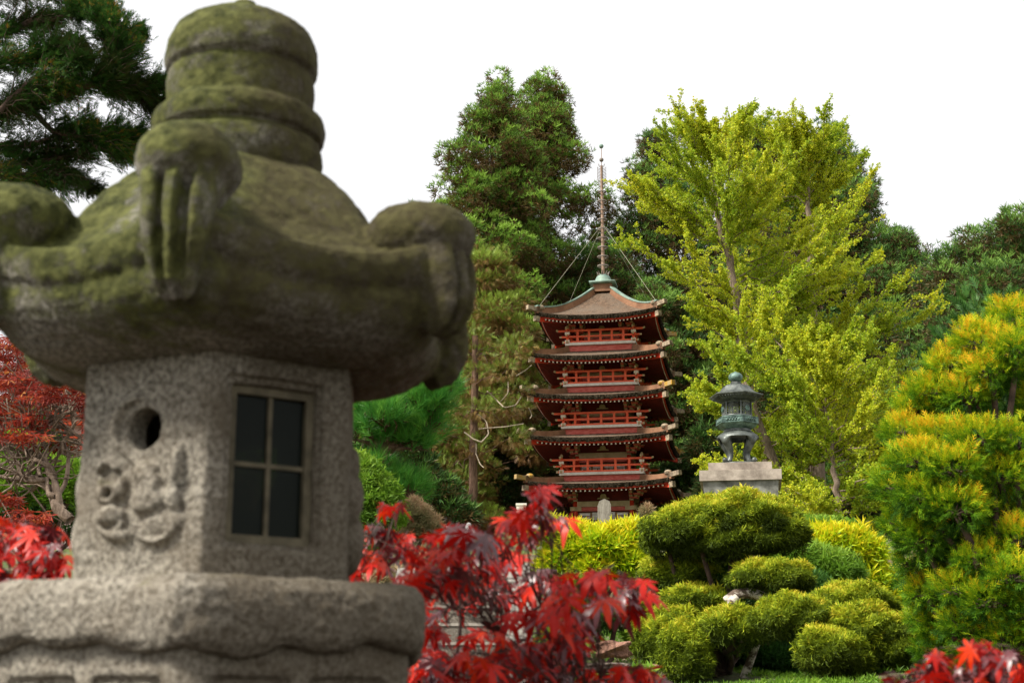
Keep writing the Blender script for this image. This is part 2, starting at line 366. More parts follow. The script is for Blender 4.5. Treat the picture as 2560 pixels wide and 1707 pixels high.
def t_maple(seed=7, droop=.25, lob=7):
    "palmate leaf, centre at origin, lies in the xz plane, middle lobe along +z, tips droop along -y"
    angs = np.array([-128,-88,-46,0,46,88,128][:7])*math.pi/180; Ls = np.array([.36,.62,.86,1,.86,.62,.36])
    r = np.random.default_rng(seed); Ls = Ls*(1+.1*r.normal(size=7)); V = [(0,0,0)]; T = []
    def pt(a, L, dy=0): return (math.sin(a)*L, -droop*L*L+dy, math.cos(a)*L)
    for i, a in enumerate(angs):
        L = Ls[i]; k = len(V)
        V += [pt(a-.34, L*.38), pt(a-.20, L*.62), pt(a-.075, L*.85), pt(a, L), pt(a+.075, L*.85), pt(a+.20, L*.62), pt(a+.34, L*.38), pt(a, L*.55, .03)]
        c = k+7; T += [(0,k,c), (k,k+1,c), (k+1,k+2,c), (k+2,k+3,c), (k+3,k+4,c), (k+4,k+5,c), (k+5,k+6,c), (k+6,0,c)]
    k = len(V); V += [(.012,0,0), (-.012,0,0), (0,.05,-.6)]; T.append((k,k+1,k+2))
    return np.array(V), np.array(T)
def t_star(seed=8):
    V = [(0,0,0)]; T = []
    for i in range(5):
        a = (-1.9+.95*i); k = len(V); V += [(math.sin(a-.2)*.45,-.03,math.cos(a-.2)*.45), (math.sin(a)*1,-.2,math.cos(a)*1), (math.sin(a+.2)*.45,-.03,math.cos(a+.2)*.45)]
        T += [(0,k,k+1), (0,k+1,k+2)]
    return np.array(V), np.array(T)
TUFT = t_tuft(6, .85, .17); TUFTL = t_tuft(9, 1.25, .2, 11); SPRAY = t_spray(); SPRAYB = t_spray(8, .13, 22); FAN = t_fan(4); LEAF5 = t_pointed(6, .2); THREAD = t_thread(6)
NEED = t_needles(30); MAPLES = [t_maple(40+i, .15+.18*i) for i in range(4)]; STAR = t_star()

def sph(n, rng): return unit(rng.normal(size=(n, 3)))
def blob(c, rad, n, rng, shell=.25, lump=.16, top=0):
    "points near the surface of a lumpy ellipsoid, with outward normals"
    d = sph(n, rng)
    if top: d[:,2] = d[:,2]*(1-top) + top*np.abs(d[:,2]); d = unit(d)
    ph = rng.random(3)*6.28
    m = 1 + lump*(np.sin(5*d[:,0]+ph[0]) * np.cos(4*d[:,1]+ph[1]) + .6*np.sin(7*d[:,2]+9*d[:,0]*d[:,1]+ph[2]))
    r = m*(1 - shell*rng.random(n)**1.5)
    p = np.asarray(c) + d*np.asarray(rad)*r[:,None]
    nn = unit(d/np.asarray(rad)); return p, nn
def tubes(paths, r0, r1, sides=4):
    "many thin tapering twigs: paths (N,S,3) -> V,T(quads)"
    Nn, S, _ = paths.shape; d = unit(paths[:,-1]-paths[:,0]); x = unit(np.cross(d, (.3,.5,.81))); y = np.cross(d, x)
    rr = np.linspace(1, 0, S)[None,:,None]; rad = (np.asarray(r0).reshape(-1,1,1)*rr + np.asarray(r1).reshape(-1,1,1)*(1-rr))
    ring = []
    for k in range(sides):
        a = 2*math.pi*k/sides; ring.append(paths + rad*(x[:,None]*math.cos(a)+y[:,None]*math.sin(a)))
    V = np.stack(ring, 2).reshape(-1, 3)
    q = []
    for s in range(S-1):
        for k in range(sides): q.append((s*sides+k, s*sides+(k+1)%sides, (s+1)*sides+(k+1)%sides, (s+1)*sides+k))
    Q = (np.array(q)[None] + (np.arange(Nn)*S*sides)[:,None,None]).reshape(-1, 4); return V, Q
def curve_paths(a, b, sag, rng, S=5, wob=.05):
    a = np.asarray(a, float); b = np.asarray(b, float); t = np.linspace(0, 1, S)[None,:,None]
    L = np.linalg.norm(b-a, axis=1)[:,None,None]
    p = a[:,None]*(1-t) + b[:,None]*t + np.array((0,0,1.0))*(sag*L*4*t*(1-t)) + rng.normal(size=(len(a), S, 3))*wob*L*(t*(1-t)*4)
    return p
def add_tubes(mb_list, V, Q): mb_list.append((V, Q))
def join_np(parts):
    V = []; Q = []; n = 0
    for v, q in parts: V.append(v); Q.append(q+n); n += len(v)
    return np.concatenate(V), np.concatenate(Q)
def trunk_path(p0, p1, S, wob, rng):
    p = curve_paths([p0], [p1], 0, rng, S, wob); return p
def big_tube(path, r0, r1, sides=12):
    V, Q = tubes(path, [r0], [r1], sides); return V, Q

def fol_clumps(name, parent, mat, cc, rad, per, tmpl, size, tintf, rng, off, updir=.5, flat=.75, droop=0, shell=.35):
    P = []; Dn = []; Tn = []; S_ = []
    for i, c in enumerate(cc):
        r = rad[i]; n = max(8, int(per*(r/np.mean(rad))**2))
        p, nn = blob(c, (r, r, r*flat), n, rng, shell, .2)
        P.append(p); d = nn + np.array((0,0,updir-droop)) + rng.normal(0, .35, nn.shape); Dn.append(d)
        Tn.append(tintf(i, nn, rng)); S_.append(size*(.7+.6*rng.random(n)))
    return leaves(name, mat, parent, np.concatenate(P), np.concatenate(Dn), np.concatenate(S_), np.concatenate(Tn), tmpl, rng, off=off)

TERY = [-30, 6.4, 10.5, 13, 16, 20, 25, 32, 48, 70, 130, 260]; TERZ = [0, 0, 1.66, 1.76, 1.88, 2.62, 3.65, 5.1, 7.0, 9.2, 13, 18]
def ter(x, y):
    z = np.interp(y, TERY, TERZ)
    bumpy = .10*np.sin(x*.9+1)*np.cos(y*.7) + .05*np.sin(x*2.3+y*1.7)
    left = .75*np.clip((-x-.1)/1.2, 0, 1)*np.clip((y-11)/1.5, 0, 1)*np.clip((30-y)/10, 0, 1)
    return z + bumpy*np.clip((y-8)/4, 0, 1) + left - .12*np.clip((y-7)/2,0,1)*((x>-1.3)&(x<.5)&(y<13.2))
def tz(x, y): return float(ter(np.array(x, float), np.array(y, float)))

# ------------------------------------------------------------------ ground
ys = np.concatenate([np.linspace(-400, -30, 8), np.linspace(-25, 5, 12), np.linspace(5.6, 30, 90), np.linspace(31, 75, 50), np.linspace(80, 420, 26)])
xs = np.concatenate([np.linspace(-400, -14, 24), np.linspace(-13, 16, 110), np.linspace(17, 400, 24)])
X, Y = np.meshgrid(xs, ys, indexing='ij'); Z = ter(X, Y)
V = np.stack([X, Y, Z], -1).reshape(-1, 3); b = len(ys)
I, J = np.meshgrid(np.arange(len(xs)-1), np.arange(b-1), indexing='ij'); i0 = (I*b+J).ravel()
g = np_mesh('ground', V, np.stack([i0, i0+b, i0+b+1, i0+1], 1), M['ground'], smooth=True); tag(g, kind='structure')
g['label'] = 'mossy sloping garden ground'
sheet_mat = simple('dark_bounce_cut', (.012,.008,.006), (.05,.032,.022), 25, 1, .9, .02)  # unseen dark sheet added to cut ground bounce below the lantern
yb = np.linspace(-6, 6.2, 20); xb = np.linspace(-9, 9, 24); XB, YB = np.meshgrid(xb, yb, indexing='ij')
Vb = np.stack([XB, YB, ter(XB, YB)+.012], -1).reshape(-1, 3); I, J = np.meshgrid(np.arange(23), np.arange(19), indexing='ij'); i0 = (I*20+J).ravel()
mo = np_mesh('bounce_cut_sheet', Vb, np.stack([i0, i0+20, i0+21, i0+1], 1), sheet_mat); tag(mo, kind='structure')
def proj(P):
    P = np.asarray(P) - np.array((0,0,CAMZ)); zc = P[...,1]*math.cos(PITCH)+P[...,2]*math.sin(PITCH); yc = -P[...,1]*math.sin(PITCH)+P[...,2]*math.cos(PITCH); return 1280+F*P[...,0]/zc, 853.5-F*yc/zc

# ------------------------------------------------------------------ big stone lantern in the foreground
def bake(o, mods):
    "replace o's mesh by the result of the given modifiers"
    for t, kw in mods:
        m = o.modifiers.new(t.lower(), t)
        for k, v in kw.items(): setattr(m, k, v)
    dg = bpy.context.evaluated_depsgraph_get(); dg.update()
    me = bpy.data.meshes.new_from_object(o.evaluated_get(dg), depsgraph=dg)
    old = o.data; mats = [m for m in old.materials]
    o.modifiers.clear(); o.data = me
    if not me.materials:
        for m in mats: me.materials.append(m)
    me.name = o.name; return o
def tex(name, size, depth=3):
    t = bpy.data.textures.new(name, 'CLOUDS'); t.noise_scale = size; t.noise_depth = depth; return t
T_FINE, T_BIG = tex('pitting', .012), tex('weathering', .07, 2)
LD = 2.5; LC = np.array((at(560, 1150, LD)[0], LD)); PHI = 4.5
LO = np.array((LC[0], LC[1], 0.0))
def hexdir(deg):
    a = R_(deg + PHI); return np.array((math.sin(a), -math.cos(a)))     # 0 = towards the camera
def stone(mb, name, mat, parent, voxel=.004, cut=(), disp=(.004, .006), smooth_it=2):
    o = mb.build(name, mat, None, True)
    cutters = []
    for c in cut:
        co = c.build('cutter', mat); cutters.append(co)
        bake(o, [('BOOLEAN', dict(operation='DIFFERENCE', solver='EXACT', object=co))])
    for c in cutters: me = c.data; bpy.data.objects.remove(c); bpy.data.meshes.remove(me)
    return o, voxel, disp, smooth_it
def fin(t, parent):
    o, voxel, disp, sm = t
    mods = [('REMESH', dict(mode='VOXEL', voxel_size=voxel, use_smooth_shade=True)), ('SMOOTH', dict(factor=.5, iterations=sm)),
            ('DISPLACE', dict(texture=T_BIG, texture_coords='LOCAL', strength=disp[1], mid_level=.5)),
            ('DISPLACE', dict(texture=T_FINE, texture_coords='LOCAL', strength=disp[0], mid_level=.5))]
    bake(o, mods)
    o.data.polygons.foreach_set('use_smooth', np.ones(len(o.data.polygons), bool)); o.parent = parent; return o
def join_mb(o, mb):
    "append a builder's shells to an object's mesh"
    me = o.data; V = [tuple(v.co) for v in me.vertices]; Fc = [tuple(p.vertices) for p in me.polygons]
    x = MB(); x.add(V, Fc); x.add(mb.v, mb.f); nm = bpy.data.meshes.new(me.name); nm.from_pydata(x.v, [], x.f)
    for m in me.materials: nm.materials.append(m)
    o.data = nm; nm.update(); return o
lan = thing('stone_lantern', 'tall weathered stone lantern with mossy hexagonal roof, large and blurred in the foreground', 'stone lantern', LO)

# jewel finial
prof = [(.06, 2.49), (.135, 2.50), (.143, 2.518), (.149, 2.540), (.147, 2.562), (.134, 2.572), (.149, 2.580), (.153, 2.600), (.149, 2.618), (.134, 2.628), (.127, 2.634),
        (.128, 2.65), (.1295, 2.676), (.1285, 2.694), (.122, 2.701), (.134, 2.707), (.1375, 2.726), (.1335, 2.756), (.119, 2.784), (.094, 2.803), (.060, 2.813), (.032, 2.819), (.029, 2.832), (.020, 2.846), (.005, 2.853)]
m = MB(); m.lathe(prof, 72)
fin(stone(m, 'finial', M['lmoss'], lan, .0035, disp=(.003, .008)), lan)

# roof with six curled corner scrolls
PHI = 1.8
def hexr(th, ap, rnd=.0):
    t = ((th + math.pi/6) % (math.pi/3)) - math.pi/6     # th measured from a corner
    e = math.pi/6 - abs(t); r = ap/math.cos(e); return min(r, ap/math.cos(math.pi/6)*(1-rnd) ) if rnd else r
top = [(.001,2.53,0), (.2,2.525,0), (.38,2.503,0), (.46,2.482,0), (.55,2.448,0), (.64,2.402,0), (.73,2.352,0), (.82,2.314,.2), (.9,2.296,.6), (.96,2.288,1), (1.0,2.290,1), (1.012,2.277,1), (1.01,2.262,1),
       (1.0,2.246,1), (.985,2.238,.9), (.972,2.234,.9), (.966,2.226,.8), (.968,2.215,.6), (.955,2.200,.5), (.92,2.182,.3), (.86,2.166,.15), (.78,2.154,0), (.70,2.146,0), (.6,2.14,0), (.3,2.138,0), (.001,2.138,0)]
m = MB(); NT = 180; G = []
for f, z, lf in top:
    row = []
    for k in range(NT):
        th = 2*math.pi*k/NT; a = th + R_(PHI)
        t = abs(((th + math.pi/6) % (math.pi/3)) - math.pi/6); c = math.exp(-(t/R_(11))**2)
        r = f*min(hexr(th, .370), .410)*(1-.012*math.cos(6*th+math.pi))
        row.append((r*math.sin(a), -r*math.cos(a), z + .032*lf*c))
    G.append(row[::-1])
m.grid(G[::-1], closed=True); nv = len(m.v)
m.f.append(tuple(range(NT-1, -1, -1))); m.m.append(0); m.f.append(tuple(nv-NT+k for k in range(NT))); m.m.append(0)
path = [(.280,2.345,.030,.03), (.310,2.350,.050,.045), (.340,2.350,.058,.054), (.372,2.345,.062,.056), (.399,2.325,.060,.050), (.413,2.298,.056,.046), (.420,2.265,.052,.044), (.421,2.235,.046,.040), (.412,2.205,.036,.032), (.394,2.185,.022,.018)]
def scroll(mb, deg):
    raise_ = {0: .036, 60: -.012, 300: .004}.get(deg, 0); e = hexdir(deg + {0: -2.2, 60: 3.5}.get(deg, 0)); s = np.array((-e[1], e[0])); P = []; K = 40
    for i, (r, z, wd, h) in enumerate(path):
        z = z + raise_*float(np.interp(i, [0, 1, 5, 9], [.5, 1, 1, 0]))
        a = path[max(i-1, 0)]; b = path[min(i+1, len(path)-1)]; tr, tz_ = b[0]-a[0], b[1]-a[1]; q = math.hypot(tr, tz_); nr, nz = -tz_/q, tr/q
        if nr*1 + nz*1 < 0: nr, nz = -nr, -nz
        row = []
        for k in range(K):
            an = 2*math.pi*k/K; u = math.cos(an); v = math.sin(an)
            u_ = math.copysign(abs(u)**.75, u); v_ = math.copysign(abs(v)**.75, v)
            hh = h
            if v > 0 and i >= 5: hh = h*(1 - .95*sum(math.exp(-((u_-g0)/.11)**2) for g0 in (-.40, .30)) )
            if i == 4 and v > 0: hh = h*(1-.10*sum(math.exp(-((u_-g0)/.11)**2) for g0 in (-.40, .30)))
            row.append((e[0]*(r+nr*hh*v_) + s[0]*wd*u_, e[1]*(r+nr*hh*v_) + s[1]*wd*u_, z + nz*hh*v_))
        P.append(row)
    c_ = e*.368; Ms = Matrix(((e[0], s[0], 0), (e[1], s[1], 0), (0, 0, 1)))
    mb.ball((c_[0], c_[1], 2.362+raise_), (.094, .080, .061), 28, Ms, m=16)      # mossy round cap over the fluted tail
    b0 = len(mb.v); mb.grid(P, closed=True)
    mb.f.append(tuple(b0+k for k in range(K))); mb.m.append(0); mb.f.append(tuple(b0+(len(P)-1)*K+k for k in range(K-1,-1,-1))); mb.m.append(0)
for k in range(6): scroll(m, 60*k)
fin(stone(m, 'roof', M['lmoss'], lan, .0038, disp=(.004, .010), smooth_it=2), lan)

# fire box with window, round hole and carved flowers
PHI = 4.5; ZB, ZT = 1.775, 2.15; RF = .246
m = MB(); m.lathe([(RF, ZB), (RF*.992, ZT)], 6, ph=math.atan2(hexdir(0)[1], hexdir(0)[0]))
def face_frame(deg, R=RF):
    e = hexdir(deg); n = np.array((e[0], e[1], 0)); ap = R*math.cos(math.pi/6); return LO + n*ap, n, np.array((-e[1], e[0], 0))*1.0
def onface(px, py, fr):
    p0, n, u = fr; o = np.array((0,0,CAMZ)); d = at(px, py, 1.0) - o; t = ((p0-o)@n)/(d@n); return o + d*t - LO
FL, FR_ = face_frame(-30), face_frame(30)
def face_mat(fr): n = fr[1]; u = fr[2]; return Matrix(((u[0], 0, n[0]), (u[1], 0, n[1]), (0, 1, 0)))   # local x=along, y=up, z=out
def facebox(fr, x0, y0, x1, y1, depth, out=.03):
    a = onface(x0, (y0+y1)/2, fr); b = onface(x1, (y0+y1)/2, fr); mx_ = (x0+x1)/2; zt = onface(mx_, y0, fr)[2]; zb = onface(mx_, y1, fr)[2]
    c = (a+b)/2; c[2] = (zt+zb)/2; wd = np.linalg.norm((b-a)[:2]); n = fr[1]
    q = MB(); q.box(tuple(c + n*(out-depth)/2), (wd, depth+out, zt-zb), rz=math.atan2(fr[2][1], fr[2][0])); return q, c, wd, zt-zb
cuts = []
inner = MB(); inner.lathe([(.188, ZB+.035), (.188, ZT-.03)], 6, ph=math.atan2(hexdir(0)[1], hexdir(0)[0])); cuts.append(inner)
rec, *_ = facebox(FR_, 562, 945, 805, 1372, .012); cuts.append(rec)
win, wc, ww, wh = facebox(FR_, 580, 965, 796, 1358, .12); cuts.append(win)
hc = onface(358, 1070, FL); hn = FL[1]
q = MB(); q.tube([hc + hn*.03, hc - hn*.14], [.0335, .0335], 32); cuts.append(q)
# far openings that let daylight into the box
bf = face_frame(-150); e3 = at(640, 1200, LD+.2) - LO
q = MB(); q.box(tuple(np.array((e3[0], e3[1], e3[2]))), (.09, .2, .12)); cuts.append(q)
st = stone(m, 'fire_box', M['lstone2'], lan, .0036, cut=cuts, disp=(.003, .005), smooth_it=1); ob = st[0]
rel = MB(); MF = face_mat(FL)
def petal(px, py, rx, ry, th, rot=0, fr=FL):
    c = onface(px, py, fr); k = 1/ppm(2.33, 2.0); Mm = face_mat(fr) @ Matrix.Rotation(R_(rot), 3, 'Z')
    rel.ball(tuple(c), (rx*k*1.10, ry*k*.97, th*1.45), 20, Mm, m=12)
def ringp(px, py, rr_, th, a0=0, a1=360, br=.006):
    c = onface(px, py, FL); k = 1/ppm(2.33, 2.0); n = max(6, int(rr_*(a1-a0)/360*1.1))
    for i in range(n+1):
        a = R_(a0+(a1-a0)*i/n); p = c + FL[2]*math.cos(a)*rr_*k*1.1 + np.array((0,0,1))*math.sin(a)*rr_*k; rel.ball(tuple(p), (br, br, th), 8, MF, m=6)
for p in [(408,1308,62,34,.010,8), (381,1250,56,44,.017,0), (368,1180,34,28,.013,0), (447,1170,15,64,.012,-4), (440,1245,20,42,.012,0),
          (299,1338,40,18,.010,-4), (283,1290,40,31,.016,0), (258,1228,14,34,.010,8), (308,1220,14,34,.010,-8)]: petal(*p)
ringp(383, 1216, 24, .024); ringp(383, 1216, 8, .024, br=.004); ringp(283, 1236, 19, .020); ringp(272, 1182, 26, .012, 20, 160); ringp(395, 1290, 62, .014, 200, 330, .005); ringp(283, 1290, 42, .014, 195, 330, .004)
# crescent moon rim round the hole
k = 1/ppm(2.33, 2.0)
for i in range(26):
    a = R_(85 + 170*i/25); tt = math.sin(math.pi*i/25)
    p = onface(348, 1066, FL) + FL[2]*math.cos(a)*.044 + np.array((0,0,1))*math.sin(a)*.046
    rel.ball(tuple(p), (.004+.005*tt, .004+.005*tt, .007+.010*tt), 8, MF, m=6)
for i in range(14):
    p = onface(300+i*7, 1120+i*6, FL); rel.ball(tuple(p), (.006, .006, .007), 8, MF, m=6)
for deg in (90, -90, 150, -150):   # the carvings of the other faces, seen in profile at the sides
    f = face_frame(deg); e = f[1]
    for (u_, z_, rx, rz, th) in [(.0, 1.87, .075, .055, .026), (.03, 1.95, .05, .045, .022), (-.045, 1.93, .04, .05, .02), (0, 2.0, .04, .035, .016)]:
        c = f[0] - LO + f[2]*u_; c[2] = z_; rel.ball(tuple(c), (rx, rz, th), 16, face_mat(f), m=10)
join_mb(ob, rel); fb = fin(st, lan)
fb['label'] = 'six sided fire box with round hole and carved flowers'
# wooden window frame and panes
wn = FR_[1]; wu = FR_[2]; rzw = math.atan2(wu[1], wu[0]); up = np.array((0,0,1.0)); f0 = wc - wn*.030
m = MB(); bw = .013
for sx in (-1, 1): m.box(tuple(f0 + wu*sx*(ww/2-bw/2)), (bw, .016, wh), rzw)
for sz in (-1, 1): m.box(tuple(f0 + up*sz*(wh/2-bw/2)), (ww-2*bw, .0155, bw), rzw)
m.box(tuple(f0 - wn*.002), (.007, .010, wh-2*bw), rzw); 
for sx in (-1, 1): m.box(tuple(f0 - wn*.002 + wu*sx*((ww-2*bw)/4+.00175)), ((ww-2*bw)/2-.0035, .009, .007), rzw)
wf = m.build('window_frame', M['wframe'], lan)
gm, gnt, gbs = newmat('dusty_window_glass'); gbs.inputs['Base Color'].default_value = (.006,.009,.006,1); gbs.inputs['Roughness'].default_value = .35; gbs.inputs['Specular IOR Level'].default_value = .12
tr = N(gnt, 'ShaderNodeBsdfTransparent'); tr.inputs[0].default_value = (.75,.8,.75,1); ms = N(gnt, 'ShaderNodeMixShader'); ms.inputs[0].default_value = .25
gnt.links.new(gbs.outputs[0], ms.inputs[1]); gnt.links.new(tr.outputs[0], ms.inputs[2]); gnt.links.new(ms.outputs[0], gnt.nodes['Material Output'].inputs[0])
for sx in (-1, 1):
    for sz in (-1, 1):
        q = MB(); q.box(tuple(f0 - wn*.004 + wu*sx*ww/4 + up*sz*wh/4), (ww/2-.008, .002, wh/2-.008), rzw); q.build('window_pane', gm, wf)

# platform under the fire box, with a scalloped lower edge
def hexgrid(mb, prof, NT=168, rmax=None):
    G = []
    for f, z, wv in prof:
        row = []
        for k in range(NT):
            th = 2*math.pi*k/NT; a = th + R_(PHI); r = min(hexr(th, f*math.cos(math.pi/6)), f*.97)
            row.append((r*math.sin(a), -r*math.cos(a), z + wv*(.35-.7*abs(math.sin(th*7.5))-.3*math.sin(th*4+1))))
        G.append(row[::-1])
    b0 = len(mb.v); mb.grid(G[::-1], closed=True); nv = len(mb.v)
    mb.f.append(tuple(b0+NT-1-k for k in range(NT))); mb.m.append(0); mb.f.append(tuple(nv-NT+k for k in range(NT))); mb.m.append(0)
m = MB()
hexgrid(m, [(.001,1.792,0), (.27,1.792,0), (.345,1.791,0), (.372,1.784,0), (.388,1.768,0), (.393,1.745,0), (.393,1.722,.004), (.390,1.700,.014), (.380,1.688,.022), (.365,1.684,.022), (.34,1.69,.01), (.30,1.69,0), (.001,1.69,0)])
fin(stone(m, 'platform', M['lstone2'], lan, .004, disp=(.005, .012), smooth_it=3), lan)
m = MB(); hexgrid(m, [(.001,1.70,0), (.362,1.70,0), (.365,1.60,0), (.362,1.50,0), (.33,1.485,0), (.001,1.485,0)])
cuts = []
for k in range(6):
    f = face_frame(30+60*k, .365)
    for sx in (-1, 1):
        q = MB(); c = f[0] - LO + f[2]*sx*.078; c[2] = 1.588
        q.box(tuple(c), (.125, .024, .115), math.atan2(f[2][1], f[2][0])); cuts.append(q)
st = stone(m, 'carved_band', M['lstone2'], lan, .0045, cut=cuts, disp=(.004, .008), smooth_it=2)
rel = MB()
for k in range(6):
    f = face_frame(30+60*k, .365)
    for sx in (-1, 1):
        for (u_, z_, rx, rz) in [(-.03,1.622,.028,.011), (.0,1.612,.03,.012), (.03,1.622,.026,.011), (-.02,1.575,.03,.02), (.025,1.57,.03,.022)]:
            c = f[0] - LO + f[2]*(sx*.078+u_) - f[1]*.012; c[2] = z_; rel.ball(tuple(c), (rx, rz, .012), 14, face_mat(f), m=8)
join_mb(st[0], rel); fin(st, lan)
m = MB(); m.lathe([(.15,.24), (.36,.26), (.37,.30), (.30,.34), (.20,.36), (.145,.40), (.14,.9), (.15,.92), (.15,.96), (.14,.98), (.14,1.36), (.16,1.38), (.30,1.44), (.345,1.49), (.2,1.492)], 60)
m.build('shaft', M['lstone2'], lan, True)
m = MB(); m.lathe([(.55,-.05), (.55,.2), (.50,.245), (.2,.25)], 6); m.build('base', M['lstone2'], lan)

# ------------------------------------------------------------------ pagoda
PY = 48.0; PX = at(1515, 1150, PY)[0]; PZ = tz(PX, PY) - .02; YAW = R_(-10)
pag = thing('pagoda', 'red five storey pagoda with tiered thatched roofs and tall spire', 'pagoda', (PX, PY, PZ), YAW)
def zl(py, Y): return at(1500, py, Y)[2] - PZ
def rot(k, x, y, z=0):   # side k (0 = front, facing the camera)
    for _ in range(k): x, y = -y, x
    return (x, y, z)
tipy = [1189, 1073, 965, 866, 763]; bandy = [1221, 1105, 999.5, 900, 798.5]
tipw = [418/82.3/2, 407/82.3/2, 393/82/2, 385/81.6/2, 360/81.3/2]
bodyw = [141/79/2, 130/79/2, 122/79/2, 109/78.6/2, 100/78.4/2]
baly = [None, 1182, 1065, 960, 857]; balw = [None, 209/79.5/2, 199/79.5/2, 188/79.2/2, 176/79/2]
rafts_extra = MB(); nraf = 0
def wall_side(k, st, b, z0, z1, bot):
    "one facade of one storey"
    def P(x, o, z): return rot(k, x, -(b+o), z)
    def bx(mb, x0, x1, za, zb, o, th, mi=0):
        c = P((x0+x1)/2, o, (za+zb)/2); d = (x1-x0, th, zb-za) if k % 2 == 0 else (th, x1-x0, zb-za); mb.box(c, d, mi=mi)
    H = z1 - z0; zl_ = z1 - .62 if bot else z1 - .52
    m = MB(); bx(m, -b+.06, b-.06, zl_, zl_+.17, .02, .06); m.build('lintel', M['cream'], st)
    m = MB(); bx(m, -b+.06, b-.06, zl_-.14, zl_-.012, .035, .08); m.build('beam', M['red_faded'], st)
    if bot:
        for xa, xb in ((-b-.16, -b+.2), (b-.2, b+.16)): m = MB(); bx(m, xa, xb, zl_-.13, zl_-.004, .05, .11); m.build('beam_nose', M['cream'], st)
    # kaerumata strut between lintel and eave
    m = MB(); pr = [(-.2,0), (-.17,.035), (-.1,.04), (-.085,.12), (-.05,.15), (.05,.15), (.085,.12), (.1,.04), (.17,.035), (.2,0)]
    zz = zl_ + .24; pts = [P(x, .05, zz+z) for x, z in pr]; nrm = Vector(rot(k, 0, 1)); m.poly(pts, nrm, .04); m.build('frog_leg_strut', M['cream'], st)
    # doors / panels
    zp1 = zl_ - .17; zp0 = z0 + (.05 if not bot else .1); n = 4; wdt = 2*(b-.1)/n
    fr = MB(); bx(fr, -b+.08, b-.08, zp0, zp1, -.03, .03); fr.build('door_frame', M['brownw'], st)
    for i in range(n):
        xa = -b+.1+i*wdt+.035; xb = xa+wdt-.07; hgt = zp1-zp0; zm = zp0+hgt*.5
        m = MB()
        if i in (1, 2) and bot:
            for j in range(5): bx(m, xa, xb, zp0+hgt*(.03+.195*j), zp0+hgt*(.185+.195*j), .0, .02)
        else:
            bx(m, xa, xb, zm+hgt*.06, zp1-.03, .0, .02)
            bx(m, xa, xb, zp0+.03, zm-hgt*.02, .0, .02)
        pn = m.build('white_panel', M['white'], st)
        if i in (0, 3):   # barred window with a pointed arch
            m = MB(); cx = (xa+xb)/2; hw = (xb-xa)*.3; zb_ = zp0+hgt*(.15 if not bot else .32); hh = hgt*(.28 if not bot else .24)
            for s in (-1, 1): bx(m, cx+s*hw-.012, cx+s*hw+.012, zb_, zb_+hh, .02, .02)
            arch = [(-hw-.05, zb_+hh-.01), (-hw*.6, zb_+hh*1.18), (0, zb_+hh*1.5), (hw*.6, zb_+hh*1.18), (hw+.05, zb_+hh-.01), (hw*.75, zb_+hh-.02), (0, zb_+hh*1.22), (-hw*.75, zb_+hh-.02)]
            m.poly([P(x, .035, z) for x, z in arch], nrm, .02)
            for j in range(4): bx(m, cx-hw+(j+.8)*hw*2/4.8-.008, cx-hw+(j+.8)*hw*2/4.8+.008, zb_, zb_+hh, .021, .014, 1)
            m.build('window', [M['red'], M['steeld']], pn)
        elif not bot:
            m = MB(); bx(m, (xa+xb)/2-.02, (xa+xb)/2+.02, zp0+.03, zm-hgt*.02, .014, .02); bx(m, xa, xb, zm-hgt*.12, zm-hgt*.09, .018, .02); m.build('door_rail', M['brownw'], pn)
def bracket(mb, cx, cy, z, dx, dy, mi=0):
    "curved bracket arm reaching out under the eave"
    for i in range(3):
        L = .10+.13*i; mb.box((cx+dx*L, cy+dy*L, z+.10*i), (.09+abs(dx)*.16, .09+abs(dy)*.16, .055), mi=0)
        mb.box((cx+dx*(L+.1), cy+dy*(L+.1), z+.10*i+.045), (.10, .10, .05), mi=1)
prev_base = 0
